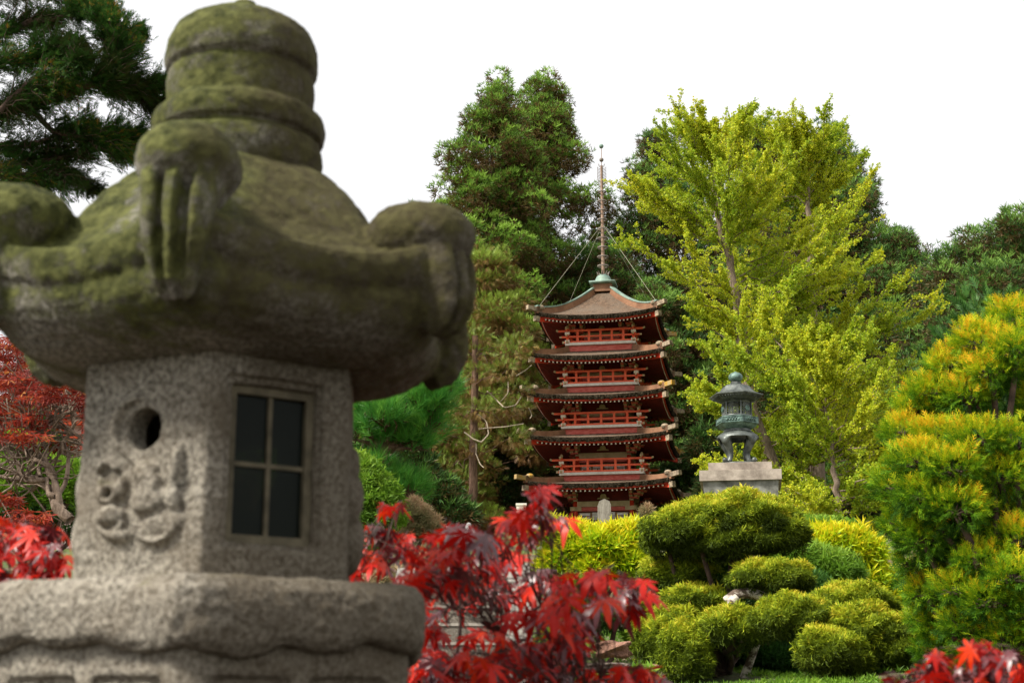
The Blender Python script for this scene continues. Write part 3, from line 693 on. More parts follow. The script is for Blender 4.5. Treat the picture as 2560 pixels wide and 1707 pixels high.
for i in range(5):
    W = tipw[i]; We = W - .27; b = bodyw[i]; bot = i == 0; topmost = i == 4
    ze = zl(bandy[i], PY-We)                       # mid-eave height: bottom of the red eave beam
    zt = zl(tipy[i], PY-W)                         # ridge tips
    lift = max(.14, zt - (ze + .065 + .11) - .04)
    if topmost: zi, Wi = zl(733, PY-.3), .30
    else: zi, Wi = zl(baly[i+1]+ 17, PY-balw[i+1]), balw[i+1]*.93
    z0 = .25 if bot else zl(baly[i], PY-balw[i]) + .02
    zun = ze + .30                                 # where the soffit meets the wall
    # walls
    m = MB(); m.box((0, 0, (z0+zun)/2), (2*b-.12, 2*b-.12, zun-z0)); wl = m.build('storey_wall', M['red_deep'], pag)
    for k in range(4):
        c = rot(k, -b, -b); m = MB(); m.tube([(c[0], c[1], z0), (c[0], c[1], zun-.5)], .075, 14); m.build('column', M['red'], wl, True)
        m = MB()
        for q, hh in enumerate((.10, .11, .10)): m.box((c[0], c[1], zun-.5+.06+q*.15), (.13+.03*q, .13+.03*q, hh))
        m.build('capital', M['cream'], wl)
        m = MB(); sx, sy = np.sign(c[0]), np.sign(c[1]); bracket(m, c[0], c[1], zun-.42, sx, 0); bracket(m, c[0], c[1], zun-.42, 0, sy); bracket(m, c[0], c[1], zun-.42, sx*.8, sy*.8); m.build('bracket', [M['red_faded'], M['cream']], wl)
        wall_side(k, wl, b, z0, zun-.05, bot)
    # roof: thatch top, ragged edge, soffit
    m = MB(); NU, NV = 44, 14; th = .11; rr = random.Random(50+i); uvs = []
    def prof_top(v): return (v**1.55 if topmost else v**1.15)
    for k in range(4):
        G = []
        for a in range(NU+1):
            u = -1+2*a/NU; row = []; lf = lift*abs(u)**2.6
            for q in range(NV+1):
                v = q/NV; hw = lerp(We, Wi, v); z = lerp(ze+.065+th+lf*(1-v)**1.6, zi, prof_top(v)); row.append(rot(k, u*hw, -hw, z + (rr.random()-.5)*.015))
            G.append(row)
        m.grid(G, 0)
        E = []      # ragged thatch edge
        for a in range(NU*2+1):
            u = -1+a/NU; lf = lift*abs(u)**2.6; o1 = .01+rr.random()*.045; o2 = rr.random()*.05
            E.append([rot(k, u*(We+.0), -(We+.0), ze+.065+th+lf+.004), rot(k, u*(We+o1), -(We+o1), ze+.065+th*.8+lf+rr.random()*.02), rot(k, u*(We+.01+o2*.5), -(We+.01+o2*.5), ze+.065+th*.35+lf), rot(k, u*(We-.03+o2), -(We-.03+o2), ze+.06+lf-rr.random()*.05), rot(k, u*(We-.12), -(We-.12), ze+.07+lf)])
        m.grid(E, 1)
        S = []
        for a in range(NU+1):
            u = -1+2*a/NU; lf = lift*abs(u)**2.6; row = []
            for q in range(7):
                v = q/6; hw = lerp(We-.1, b-.1, v); row.append(rot(k, u*hw, -hw, lerp(ze+.06+lf, zun, v**.9)))
            S.append(row[::-1])
        m.grid(S, 2)
    rf = m.build('roof', [M['thatch'], M['thatch_edge'], M['red_deep']], pag)
    uv = rf.data.uv_layers.new(name='UVMap'); co = rf.data.vertices
    vals = []
    for p in rf.data.polygons:
        for vi in p.vertices:
            x, y, z = co[vi].co; vals += [x if abs(y) > abs(x) else y, max(abs(x), abs(y))*1.05]
    uv.data.foreach_set('uv', vals)
    # red eave beam on each side
    for k in range(4):
        m = MB(); P = []
        for a in range(31):
            u = -1+2*a/30; lf = lift*abs(u)**2.6; w1 = We-.07; w0 = We-.17
            P.append([rot(k, u*w1, -w1, ze+lf), rot(k, u*w1, -w1, ze+lf+.078), rot(k, u*w0, -w0, ze+lf+.078), rot(k, u*w0, -w0, ze+lf)])
        m.grid(P, 0, closed=True); m.build('eave_beam', M['red'], rf)
        # rafters with white tips
        nr = 29
        for a in range(nr):
            u = (-1 + 2*(a+.5)/nr)*.955; lf = lift*abs(u)**2.6; w1 = We-.13; x = u*w1
            q = MB() if (k == 0 and a % 1 == 0 and nraf < 100) else rafts_extra
            p1 = Vector(rot(k, x, -w1, ze+lf-.035)); w0 = max(b, abs(x)*.98, .3) ; t = (w1-w0)/(w1-b+.1); p0 = Vector(rot(k, x, -w0, lerp(ze+lf, zun, min(1, max(0, t))**.9)-.05))
            if (p1-p0).length > .12: q.bar(p0, p1, .05, .06, 0)
            q.box(tuple(p1 + Vector(rot(k, 0, -.006))), (.044, .012, .046) if k % 2 == 0 else (.012, .044, .046), mi=1)
            if q is not rafts_extra: q.build('rafter', [M['red_deep'], M['cap']], rf); nraf += 1
        # hip rafter and its pale end
        m = MB(); c1 = rot(k, -(We-.06), -(We-.06), ze+lift-.07); c0 = rot(k, -b, -b, zun-.03)
        m.bar(c0, c1, .10, .14); m.build('hip_rafter', M['red'], rf)
        m = MB(); c2 = rot(k, -(We+.06), -(We+.06), ze+lift-.055); m.bar(c1, c2, .13, .17); m.build('hip_rafter_end', M['lichen'], rf)
        # ridge board down each hip
        m = MB(); pp = []
        for q in range(13):
            v = q/12; hw = lerp(We+.02, Wi+.02, v); pp.append(rot(k, -hw, -hw, lerp(ze+.065+th+lift*(1-v)**1.6, zi, prof_top(v))))
        for A, B in zip(pp[:-1], pp[1:]):
            A = Vector(A); B = Vector(B); m.bar(A+Vector((0,0,.05)), B+Vector((0,0,.05)), .13, .22, 0)
            if topmost: m.bar(A+Vector((0,0,.185)), B+Vector((0,0,.185)), .17, .045, 1)
        m.build('ridge_board', [M['ridge'], M['verdi']], rf)
        m = MB(); pt = rot(k, -W, -W, zt+.05); pb = rot(k, -(We-.12), -(We-.12), zt+.02)
        m.bar(pb, pt, .13, .14); m.ball((pb[0], pb[1], pb[2]+.09), (.13,.13,.09), 9, m=6)
        m.build('ridge_end', M['lichen_y'] if (i+k) % 3 == 0 else M['lichen'], rf)
    # balcony on this roof
    if not topmost:
        zb = zl(baly[i+1], PY-balw[i+1]); B = balw[i+1]; bb = B*.93
        m = MB(); m.box((0,0,(zi-.1+zb-.05)/2), (2*bb+.04, 2*bb+.04, zb-.05-zi+.1)); ba = m.build('balcony', M['red_faded'], pag)
        m = MB(); m.box((0,0,zb), (2*B+.06, 2*B+.06, .085)); m.build('floor_edge', M['white'], ba)
        for k in range(4):
            m = MB(); o = -(B-.04)
            for h, ext, sz in ((.07,.10,.07), (.25,.19,.055), (.45,.30,.06)):
                a = rot(k, -B-ext+.04, o, zb+h); c = rot(k, B+ext-.04, o, zb+h); m.bar(a, c, sz, sz, 0)
                for p, s in ((a, -1), (c, 1)):
                    e = rot(k, s*(B+ext+.03), o, zb+h+(.035 if h > .4 else 0)); m.bar(p, e, sz*.95, sz*.95, 1)
            for j in range(1, 6):
                x = -B + 2*B*j/6; c = rot(k, x, o, zb+.24); m.box(c, (.075,.05,.36) if k % 2 == 0 else (.05,.075,.36), mi=0)
            m.build('railing', [M['red_rail'], M['cream']], ba)
            m = MB(); c = rot(k, -(B-.04), -(B-.04)); m.box((c[0], c[1], zb+.28), (.08,.08,.48), mi=0)
            for h in (.09, .36): m.box((c[0], c[1], zb+h), (.15,.15,.085), mi=1)
            m.ball((c[0], c[1], zb+.57), (.05,.05,.075), 8, mi=2); m.build('railing_post', [M['red_rail'], M['cap'], M['cream']], ba)
ex = rafts_extra.build('rafters', [M['red_deep'], M['cap']], pag); ex['kind'] = 'stuff'
m = MB(); m.box((0,0,.1), (2*bodyw[0]+.9, 2*bodyw[0]+.9, .34)); m.build('stone_base', M['plinth'], pag)
# spire
sp = MB(); za = zl(733, PY); sp.box((0,0,za+.12), (.62,.62,.26)); sp.box((0,0,za+.005), (.72,.72,.05)); sp.build('spire_base', M['ridge'], pag)
m = MB(); m.box((0,0,za+.30), (.86,.86,.06)); m.lathe([(.43,za+.325), (.40,za+.35), (.28,za+.38), (.27,za+.46), (.22,za+.56), (.12,za+.64), (.05,za+.66)], 24); m.build('dome', M['verdi'], pag, True)
zs = lambda py: zl(py, PY)
m = MB(); m.tube([(0,0,za+.6), (0,0,zs(415))], [.060,.042], 10); m.tube([(0,0,zs(415)), (0,0,zs(366))], .014, 6); spire = m.build('spire_pole', M['spire'], pag)
for j in range(9):
    m = MB(); z = zs(666 - j*23.2); R0 = .185-.006*j; m.torus((0,0,z), R0, .013, 28, 6, sz=2.0)
    for q in range(4): m.bar((0,0,z), (R0*math.cos(q*1.571+.4), R0*math.sin(q*1.571+.4), z), .018, .02)
    m.build('spire_ring', M['spirering'], spire, True)
m = MB()
for q in range(8):
    a = q*math.pi/4; m.poly([(.05*math.cos(a), .05*math.sin(a), zs(702)), (.19*math.cos(a-.25), .19*math.sin(a-.25), zs(690)), (.22*math.cos(a), .22*math.sin(a), zs(680)), (.15*math.cos(a), .15*math.sin(a), zs(684)), (.19*math.cos(a+.25), .19*math.sin(a+.25), zs(690))], (0,0,.02), 1)
m.build('lotus_crown', M['spirering'], spire)
m = MB()
for q in range(4):
    a = q*math.pi/2 + R_(10); ca, sa = math.cos(a), math.sin(a)
    for j in range(16):
        z = zs(470-j*3.7); L = .10+.06*min(1, j/5) - (.05 if j > 13 else 0)
        m.tube([(0,0,z-.02), (ca*L*.5, sa*L*.5, z), (ca*L*.85, sa*L*.85, z+.03), (ca*L, sa*L, z+.1)], [.012,.012,.010,.004], 4)
m.build('water_flame', M['spirering'], spire)
m = MB(); m.ball((0,0,zs(400)), .075, 14); m.build('lower_ball', M['spirering'], spire, True)
m = MB(); m.ball((0,0,zs(366)), .08, 14); m.build('top_ball', M['verdi'], spire, True)
for k in range(4):
    c = rot(k, -(tipw[4]-.35), -(tipw[4]-.35), zl(tipy[4]-6, PY-tipw[4])+.1); m = MB(); m.tube([c, (0,0,zs(560))], .006, 5); m.build('guy_wire', M['wire'], pag)

# ------------------------------------------------------------------ bronze lantern on its pedestal
BY = 32.0; bc = at(1847, 1167, BY); K = 1/ppm(BY, bc[2])/3.92     # metres per unit of the close-up view
ZF = bc[2]
ped = thing('stone_pedestal', 'square stepped stone pedestal carrying the bronze lantern', 'pedestal', (bc[0]+.03, BY, tz(bc[0], BY)-.05), R_(-9))
pz = ZF - ped.location.z
m = MB(); m.box((0,0,pz-85*K/2), (650*K*.93, 650*K*.93, 85*K)); bev = m.build('upper_slab', M['slab'], ped); 
m = MB(); m.box((0,0,pz-85*K-50*K), (835*K*.93, 835*K*.93, 100*K)); m.build('lower_slab', M['slab'], ped)
hb = pz-185*K; m = MB(); a_, b_ = 770*K*.93/2, 700*K*.93/2
m.add([(-b_,-b_,0), (b_,-b_,0), (b_,b_,0), (-b_,b_,0), (-a_,-a_,hb), (a_,-a_,hb), (a_,a_,hb), (-a_,a_,hb)], [(3,2,1,0), (4,5,6,7), (0,1,5,4), (1,2,6,5), (2,3,7,6), (3,0,4,7)]); m.build('block', M['plinth'], ped)
bl = thing('bronze_lantern', 'green bronze lantern on curved legs atop the stone pedestal', 'bronze lantern', (bc[0], BY, ZF), 0)
def zz(v): return (1105-v)*K
HP = math.atan2(-1, 0) + R_(8)   # a corner of the hexagons turned just right of the camera
m = MB(); m.lathe([(225*K,0), (232*K,10*K), (215*K,24*K), (10*K,24*K)], 48); m.build('foot_plate', M['bronze'], bl, True)
for q in range(4):
    a = R_(45+90*q-4); e = Vector((math.cos(a), math.sin(a), 0)); m = MB(); f = 1.30
    pth = [(167,845,52), (155,900,48), (130,950,40), (112,1000,31), (114,1040,27), (128,1075,25), (158,1095,17)]
    pts = [e*(r*K*f*.78) + Vector((0,0,zz(z)+22*K)) for r, z, w_ in pth]; m.tube(pts, [w_*K*.92 for *_, w_ in pth], 12)
    m.ball(tuple(e*(200*K) + Vector((0,0,zz(1078)+22*K-2*K))), 27*K, 10)
    m.ball(tuple(e*(185*K) + Vector((0,0,zz(862)))), (20*K,20*K,26*K), 8)
    m.build('leg', M['bronze'], bl, True)
m = MB()      # bowl with an arched opening on each side
NB = 96; prof = [(205,790), (232,815), (240,840), (238,865)]; G = []
outer = [(135,762,0), (170,772,0), (205,795,0), (222,820,0), (226,845,.2), (222,872,.6), (212,900,1)]; inner_ = [(r-14, z, l) for r, z, l in outer[::-1]]
for r, z, l in outer + inner_:
    row = []
    for k in range(NB):
        a = 2*math.pi*k/NB; t = abs(((a + R_(4)) % (math.pi/2)) - math.pi/4)/(math.pi/4)   # 0 at legs, 1 mid-side
        sh = (1-t); arch = 92*l*min(1, max(0, (t-.12)/.40))*(1+.10*math.cos(t*11)) 
        row.append((r*K*.93*math.cos(a), r*K*.93*math.sin(a), zz(z-arch*.85)))
    G.append(row)
m.grid(G, closed=True); m.build('bowl', M['bronze'], bl, True)
m = MB(); m.lathe([(120*K,zz(768)), (137*K,zz(764)), (140*K,zz(755)), (131*K,zz(749)), (136*K,zz(742)), (128*K,zz(736)), (120*K,zz(730))], 40); m.build('neck_ring', M['bronze'], bl, True)
m = MB(); m.lathe([(100*K,zz(742)), (150*K,zz(738)), (185*K,zz(715)), (205*K,zz(692)), (214*K,zz(688)), (214*K,zz(628)), (208*K,zz(622)), (150*K,zz(618)), (120*K,zz(616))], 6, ph=HP); gl = m.build('gallery', M['bronzeg'], bl)
for q in range(6):
    a = HP + math.pi/6 + q*math.pi/3; n = Vector((math.cos(a), math.sin(a), 0)); t = Vector((-n.y, n.x, 0)); ap = 214*K*.866; m = MB()
    for j in range(9):
        m.ball(tuple(n*ap + t*((j-4)*14*K) + Vector((0,0,zz(657)+ (8*K if j % 2 else -6*K)))), (13*K,13*K,11*K), 8, m=6)
    for s in (-1, 1): m.box(tuple(n*(ap+2*K) + Vector((0,0,zz(657+s*27)))), (205*K, 6*K, 5*K), rz=math.atan2(t.y, t.x))
    m.build('dragon_relief', M['bronzeg'], gl)
m = MB(); m.lathe([(146*K,zz(620)), (148*K,zz(600)), (140*K,zz(596)), (60*K,zz(596))], 36); m.lathe([(60*K,zz(478)), (142*K,zz(478)), (144*K,zz(440)), (60*K,zz(436))], 36); box = m.build('lamp_chamber', M['bronze'], bl, True)
for q in range(6):      # lattice panels between posts
    a0 = HP + q*math.pi/3; m = MB()
    m.tube([(144*K*math.cos(a0), 144*K*math.sin(a0), zz(622)), (144*K*math.cos(a0), 144*K*math.sin(a0), zz(436))], 8*K, 8); m.build('corner_post', M['bronze'], box)
    m = MB()
    for s in (1, -1):
        for j in range(-3, 9):
            pts = []
            for z_ in range(7):
                t = (j + s*z_*.95 + (0 if s > 0 else 1))/8.0
                if 0.06 <= t <= .94: aa = a0 + math.pi/3*t; pts.append((139*K*math.cos(aa), 139*K*math.sin(aa), zz(596) + (zz(478)-zz(596))*z_/6))
            if len(pts) > 1: m.tube(pts, 3.2*K, 5)
    if q % 2 == 0:
        am = a0 + math.pi/6; n = Vector((math.cos(am), math.sin(am), 0)); c = n*143*K + Vector((0,0,zz(537))); m.tube([tuple(c), tuple(c+n*7*K)], [30*K, 26*K], 16, mi=1)
        for j in range(7):
            b2 = j*math.pi*2/7; t2 = Vector((-n.y, n.x, 0)); m.ball(tuple(c + n*7*K + (t2*math.cos(b2) + Vector((0,0,1))*math.sin(b2))*15*K), 6*K, 6, m=4, mi=1)
    m.build('lattice_panel', [M['bronze'], M['bronzeg']], box)
m = MB(); m.lathe([(50*K,zz(470)), (140*K,zz(462)), (200*K,zz(445)), (262*K,zz(412)), (272*K,zz(404)), (272*K,zz(396)), (215*K,zz(376)), (185*K,zz(362)), (160*K,zz(335)), (138*K,zz(306)), (115*K,zz(294)), (56*K,zz(290)), (56*K,zz(262)), (46*K,zz(250)), (30*K,zz(248))], 6*4, ph=HP, poly=6)
rfb = m.build('hexagonal_roof', M['bronze'], bl)
for q in range(54):
    a = 2*math.pi*q/54 + .02; s_ = math.pi/3; t = (a-HP) % s_ - s_/2; f = math.cos(s_/2)/math.cos(t)
    m = MB() if q == 0 else m
    m.bar((150*K*f*math.cos(a), 150*K*f*math.sin(a), zz(462)-3*K), (258*K*f*math.cos(a), 258*K*f*math.sin(a), zz(416)-3*K), 7*K, 9*K)
m.build('rafters', M['bronze'], rfb)
m = MB(); m.lathe([(30*K,zz(256)), (40*K,zz(250)), (50*K,zz(246)), (66*K,zz(228)), (71*K,zz(206)), (64*K,zz(184)), (44*K,zz(166)), (18*K,zz(156)), (4*K,zz(147))], 28); m.build('onion_finial', M['bronzeg'], bl, True)

# ------------------------------------------------------------------ steps, rail, rocks, stela
Q3 = lambda px, py, Y: Vector(at(px, py, Y))
SX0, SX1 = at(1010, 1600, 11.6)[0], at(1262, 1600, 11.6)[0]
st = thing('concrete_stairs', 'pebbled concrete steps climbing the slope behind the red maple', 'stairs', ((SX0+SX1)/2, 11, 0))
sw = (SX1-SX0); y0s = 11.0 - 4.55*.35*2.6
for i in range(19):
    z = 1.6+.322 + (i-13)*.158; y = 11.0 + (i-13)*.35
    if z < .02: continue
    a = 12 if i > 16 else 0
    m = MB(); m.box((0, y-11+.35, z-.079-.004-.3), (sw, .7, .150+.6)); s_ = m.build('step', M['conc'], st)
    m = MB(); m.box((0, y-11+.03, z-.004), (sw-.01, .075, .022)); m.build('nosing', M['concedge'], s_)
m = MB(); sl = .158/.35
pts = lambda x, o: [(x, -4.6, 0+o-.3), (x, -4.6, .0+o-.1), (x, 1.95, 2.74+o-.02), (x, 2.6, 2.74+o), (x, 2.6, -.2)]
for x0 in (sw/2+.006,):
    m.poly(pts(x0, .10), (1,0,0), .20)
m.build('cheek_wall', M['cheek'], st)
m = MB(); m.poly([(-sw/2-.16, *p[1:]) for p in pts(0, .06)], (1,0,0), .15); m.build('cheek_wall', M['cheek'], st)
hr = thing('handrail', 'thin pale steel handrail on dark posts along the steps', 'handrail', (at(985, 1640, 10.8)[0], 10.8, .0+tz(-.9,10.8)))
hl = hr.location
def L_(v): return tuple(Vector(v)-hl)
ra, rb = Q3(972, 1680, 10.6), Q3(1014, 1540, 11.8); d_ = (rb-ra)
m = MB(); m.tube([L_(ra-d_*2.2), L_(rb+d_*.3)], .022, 8); m.build('rail', M['steel'], hr, True)
for t in (-1.9, -.9, .15, .95):
    p = ra+d_*t; q = MB(); q.tube([L_(p), L_((p.x, p.y, max(0, p.z-1.0)))], .020, 8); q.build('post', M['steeld'], hr)
hr2 = thing('handrail', 'upper pale steel handrail slanting above the top of the steps', 'handrail', tuple(Q3(1160, 1400, 15)-Vector((0,0,.9))))
hl = hr2.location; ra, rb = Q3(1148, 1372, 14.6), Q3(1172, 1312, 16.2)
m = MB(); m.tube([L_(ra-(rb-ra)*1.2), L_(rb)], .030, 8); m.build('rail', M['steel'], hr2, True)
for t in (-1.0, .95):
    p = ra+(rb-ra)*t; q = MB(); q.tube([L_(p), L_((p.x, p.y, tz(p.x, p.y)-.1))], .022, 8); q.build('post', M['steeld'], hr2)
def rock(px, py, wpx, hpx, Y, mat, label, seed, name='rock', cat='rock'):
    c = at(px, py, Y); k = 1/ppm(Y, c[2]); rng = np.random.default_rng(seed)
    m = MB(); m.ball((0,0,0), 1, 36, m=22); V = np.array(m.v); V = np.sign(V)*np.abs(V)**.55
    nz = sum((.13/(i+1))*np.sin(V@rng.normal(size=(3,3))*2.2*(i+1)+rng.random(3)*6)[:,0:1] for i in range(7)); V = V*(1+nz)
    V *= np.array((wpx*k/2, wpx*k*.32, hpx*k/2))*.92
    m.v = [tuple(v) for v in V]; o = m.build(name, mat, None, False); o.location = c; return tag(o, label, cat)
rock(1530, 1622, 98, 42, 15.2, M['rock'], 'rough red rock on the mossy slope left of the clipped cypress', 3)
rock(1620, 1672, 60, 30, 13.2, M['rock'], 'low red rock half hidden under the clipped cypress', 5)
rock(1592, 1565, 84, 24, 17.5, M['rock2'], 'flat grey brown rock behind the red rock', 8)
rock(1500, 1668, 150, 24, 12.4, M['rock2'], 'long low boulder draped with red maple leaves', 9)
m = MB(); m.tube([(0,0,-.8), (.02,0,.25)], [.12, .11], 18, rough=.12); o = m.build('wooden_post', M['log'], None, True); c = at(1362, 1485, 15.5); o.location = (c[0], 15.5, c[2]); tag(o, 'short dark wooden post beside the steps', 'post')
m = MB(); m.tube([(0,0,-.6), (.0,0,.22)], [.07, .06], 14, rough=.1); o = m.build('wooden_stake', M['barkg'], None, True); c = at(1608, 1545, 19); o.location = (c[0], 19, c[2]); tag(o, 'pale brown stake beside the clipped cypress', 'stake')
c = at(1511, 1248, 40); k = 1/ppm(40, c[2])
m = MB(); hw = 16*k; ol = [(-hw,0,-1.6), (hw,0,-1.6), (hw,0,-7*k*2), (hw*.78,0,-4*k), (0,0,2*k), (-hw*.78,0,-4*k), (-hw,0,-14*k)]
m.poly(ol, (0,1,0), .22); o = m.build('stone_stela', M['stela']); o.location = c; tag(o, 'upright grey stone slab with pointed top standing before the pagoda', 'stone slab')
c = at(1303, 1262, 38); k = 1/ppm(38, c[2]); m = MB(); m.box((0,0,-.8), (24*k,.2,1.6)); m.box((0,0,.01), (27*k,.23,.05)); o = m.build('white_post', M['cap']); o.location = c; tag(o, 'square white post left of the pagoda, half behind red leaves', 'post')
# red and white gate at far left
GY = 30; gc = at(165, 1095, GY); kk = 1/ppm(GY, gc[2])
gt = thing('garden_gate', 'red and white timber gate building half hidden by red maples', 'gate', (gc[0], GY, tz(gc[0], GY)))
def gl_(px, py, dy=0): v = at(px, py, GY); return (v[0]-gc[0], dy, v[2]-gt.location.z)
m = MB(); a = gl_(140, 990); b = gl_(330, 1120); m.box(((a[0]+b[0])/2, .35, a[2]/2), (b[0]-a[0], .3, a[2])); m.build('wall', M['white'], gt)
for px in (140, 160, 215, 270, 330):
    a = gl_(px, 985); m = MB(); m.box((a[0], .1, a[2]/2), (.10,.14,a[2])); m.build('post', M['red'], gt)
for py in (1040, 1062, 1095):
    a = gl_(120, py-5); b = gl_(340, py+8); m = MB(); m.box(((a[0]+b[0])/2, .0, a[2]), (b[0]-a[0], .12, .085)); m.build('beam', M['red_rail'], gt)
m = MB(); a = gl_(100, 975); b = gl_(360, 975); m.poly([(a[0]-.3,-.8,a[2]-.1), (a[0]-.3,.35,a[2]+.6), (a[0]-.3,1.5,a[2]-.1)], (1,0,0), b[0]-a[0]+.6); m.build('roof', M['thatch_edge'], gt)

# ------------------------------------------------------------------ background conifers
def conifer(name, label, cat, group, Y, top, cxs, width, base_py, mats, seed, trunk_px=None, ncl=430, per=120, tuft=.22, crad=.60, gaps=.0, bark='bark', low=.12, prof=None, tmpl=None, flat=.8, updir=.6, browns=.35):
    """top (px,py) of the tree, cxs = crown centre px at the bottom, width px list down the crown, base_py = foot"""
    rng = np.random.default_rng(seed); T = at(top[0], top[1], Y); B = at(cxs, base_py, Y); k = 1/ppm(Y, (T[2]+B[2])/2)
    B = np.array((B[0], Y, tz(B[0], Y)-.1)); tree = thing(name, label, cat, B, 0, group); off = B
    H = T[2]-B[2]; W = np.array(width)*k/2
    # limbs and clumps
    n = ncl; h = low + (1-low)*rng.random(n)**1.05; r = np.interp(1-h, np.linspace(0, 1, len(W)), W)
    a = rng.random(n)*6.283; rr = np.sqrt(rng.random(n))*.42+.56; lobes = 1 + .30*np.sin(a*3+h*14+seed) + .22*rng.normal(size=n)
    ax = B[None]*(1-h[:,None]) + T[None]*h[:,None]
    zq = H*.055; c = ax + np.stack([np.cos(a)*r*rr*lobes, np.sin(a)*r*rr*lobes*.9, rng.normal(0, .25, n)], 1)
    cr = crad*(.55+.75*rng.random(n))*np.clip(.45+r/np.max(W), .5, 1.1)
    c[-1] = T - np.array((0,0,.15)); cr[-1] = crad*.4
    base_t = rng.beta(1.5, 1.3, n)
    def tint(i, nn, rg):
        t = base_t[i]*.50 + .24 + .46*nn[:,2] + rg.normal(0, .10, len(nn)); brown = rg.random(len(nn)) < browns*(.85-1.0*nn[:,2])*(.4+1.2*base_t[i]); return np.where(brown, .08+.22*rg.random(len(nn)), t)  # clump tops tinted lighter, top light put into the colour; browns are dead needles
    fol_clumps('crown', tree, mats, c, cr, per, tmpl or TUFT, tuft, tint, rng, off, updir, flat, shell=.30)
    parts = [big_tube(trunk_path(B-off-np.array((0,0,.3)), T-off-np.array((0,0,.4)), 9, .006, rng), .028*H*.62, .03)]
    sel = rng.choice(n, int(n*.6), replace=False); hs = np.clip(h[sel]-.02-.25*r[sel]/H, .04, 1)
    st_ = (B[None]*(1-hs[:,None]) + T[None]*hs[:,None]) - off
    V, Q = tubes(curve_paths(st_, c[sel]-off, .06, rng, 5, .06), .012+.045*(1-hs), .010); parts.append((V, Q))
    V, Q = join_np(parts); np_mesh('trunk', V, Q, M[bark], tree, smooth=True); return tree
gC = 'tall conifers behind the pagoda'
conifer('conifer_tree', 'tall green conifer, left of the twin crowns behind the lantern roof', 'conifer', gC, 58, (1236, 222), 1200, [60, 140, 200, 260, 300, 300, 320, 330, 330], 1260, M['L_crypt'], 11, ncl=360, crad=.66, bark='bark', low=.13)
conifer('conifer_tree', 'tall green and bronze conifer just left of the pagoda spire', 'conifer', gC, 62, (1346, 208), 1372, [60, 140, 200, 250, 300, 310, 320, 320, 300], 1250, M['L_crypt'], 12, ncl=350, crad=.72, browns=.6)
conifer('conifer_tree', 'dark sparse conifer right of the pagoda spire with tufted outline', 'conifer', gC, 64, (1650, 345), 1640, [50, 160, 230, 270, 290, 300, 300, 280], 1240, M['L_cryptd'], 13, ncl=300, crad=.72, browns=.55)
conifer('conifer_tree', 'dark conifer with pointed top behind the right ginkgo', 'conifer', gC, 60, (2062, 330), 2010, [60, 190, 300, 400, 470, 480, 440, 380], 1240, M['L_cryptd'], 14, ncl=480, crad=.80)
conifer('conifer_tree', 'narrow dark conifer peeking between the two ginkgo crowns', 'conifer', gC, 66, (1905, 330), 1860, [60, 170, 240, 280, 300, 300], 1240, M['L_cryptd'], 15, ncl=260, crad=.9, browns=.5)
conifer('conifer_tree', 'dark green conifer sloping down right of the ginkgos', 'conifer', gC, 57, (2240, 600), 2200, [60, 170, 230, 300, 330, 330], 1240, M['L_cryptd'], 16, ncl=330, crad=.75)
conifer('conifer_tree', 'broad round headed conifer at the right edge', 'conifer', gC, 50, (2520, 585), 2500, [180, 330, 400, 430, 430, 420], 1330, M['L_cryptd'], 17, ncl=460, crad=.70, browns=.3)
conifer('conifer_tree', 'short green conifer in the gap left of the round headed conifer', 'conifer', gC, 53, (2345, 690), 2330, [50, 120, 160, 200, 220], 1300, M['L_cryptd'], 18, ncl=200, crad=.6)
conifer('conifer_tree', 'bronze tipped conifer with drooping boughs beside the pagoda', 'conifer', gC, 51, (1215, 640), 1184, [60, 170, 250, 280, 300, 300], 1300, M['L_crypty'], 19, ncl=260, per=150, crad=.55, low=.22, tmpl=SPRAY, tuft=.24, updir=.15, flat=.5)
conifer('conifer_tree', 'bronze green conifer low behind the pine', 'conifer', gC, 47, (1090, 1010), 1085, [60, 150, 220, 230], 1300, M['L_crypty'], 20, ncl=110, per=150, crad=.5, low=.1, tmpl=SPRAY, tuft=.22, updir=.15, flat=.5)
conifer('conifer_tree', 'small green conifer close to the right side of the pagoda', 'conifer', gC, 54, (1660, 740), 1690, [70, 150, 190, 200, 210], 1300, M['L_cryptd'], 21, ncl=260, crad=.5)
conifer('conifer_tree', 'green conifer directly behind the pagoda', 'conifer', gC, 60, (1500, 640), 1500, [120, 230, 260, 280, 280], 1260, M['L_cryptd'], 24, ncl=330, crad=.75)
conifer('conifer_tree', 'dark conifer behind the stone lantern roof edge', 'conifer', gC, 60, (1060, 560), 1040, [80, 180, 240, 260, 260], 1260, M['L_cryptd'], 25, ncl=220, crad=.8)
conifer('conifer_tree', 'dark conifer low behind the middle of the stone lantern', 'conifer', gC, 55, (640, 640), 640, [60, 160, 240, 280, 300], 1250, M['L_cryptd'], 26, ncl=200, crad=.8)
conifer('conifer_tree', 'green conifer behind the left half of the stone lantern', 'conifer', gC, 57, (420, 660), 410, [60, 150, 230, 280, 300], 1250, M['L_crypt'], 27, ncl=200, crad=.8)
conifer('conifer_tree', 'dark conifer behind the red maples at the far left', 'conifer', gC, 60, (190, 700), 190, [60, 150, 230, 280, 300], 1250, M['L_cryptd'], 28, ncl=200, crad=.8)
conifer('conifer_tree', 'green conifer behind the right shoulder of the stone lantern', 'conifer', gC, 52, (850, 660), 850, [60, 150, 220, 260, 280], 1260, M['L_crypt'], 29, ncl=190, crad=.75)
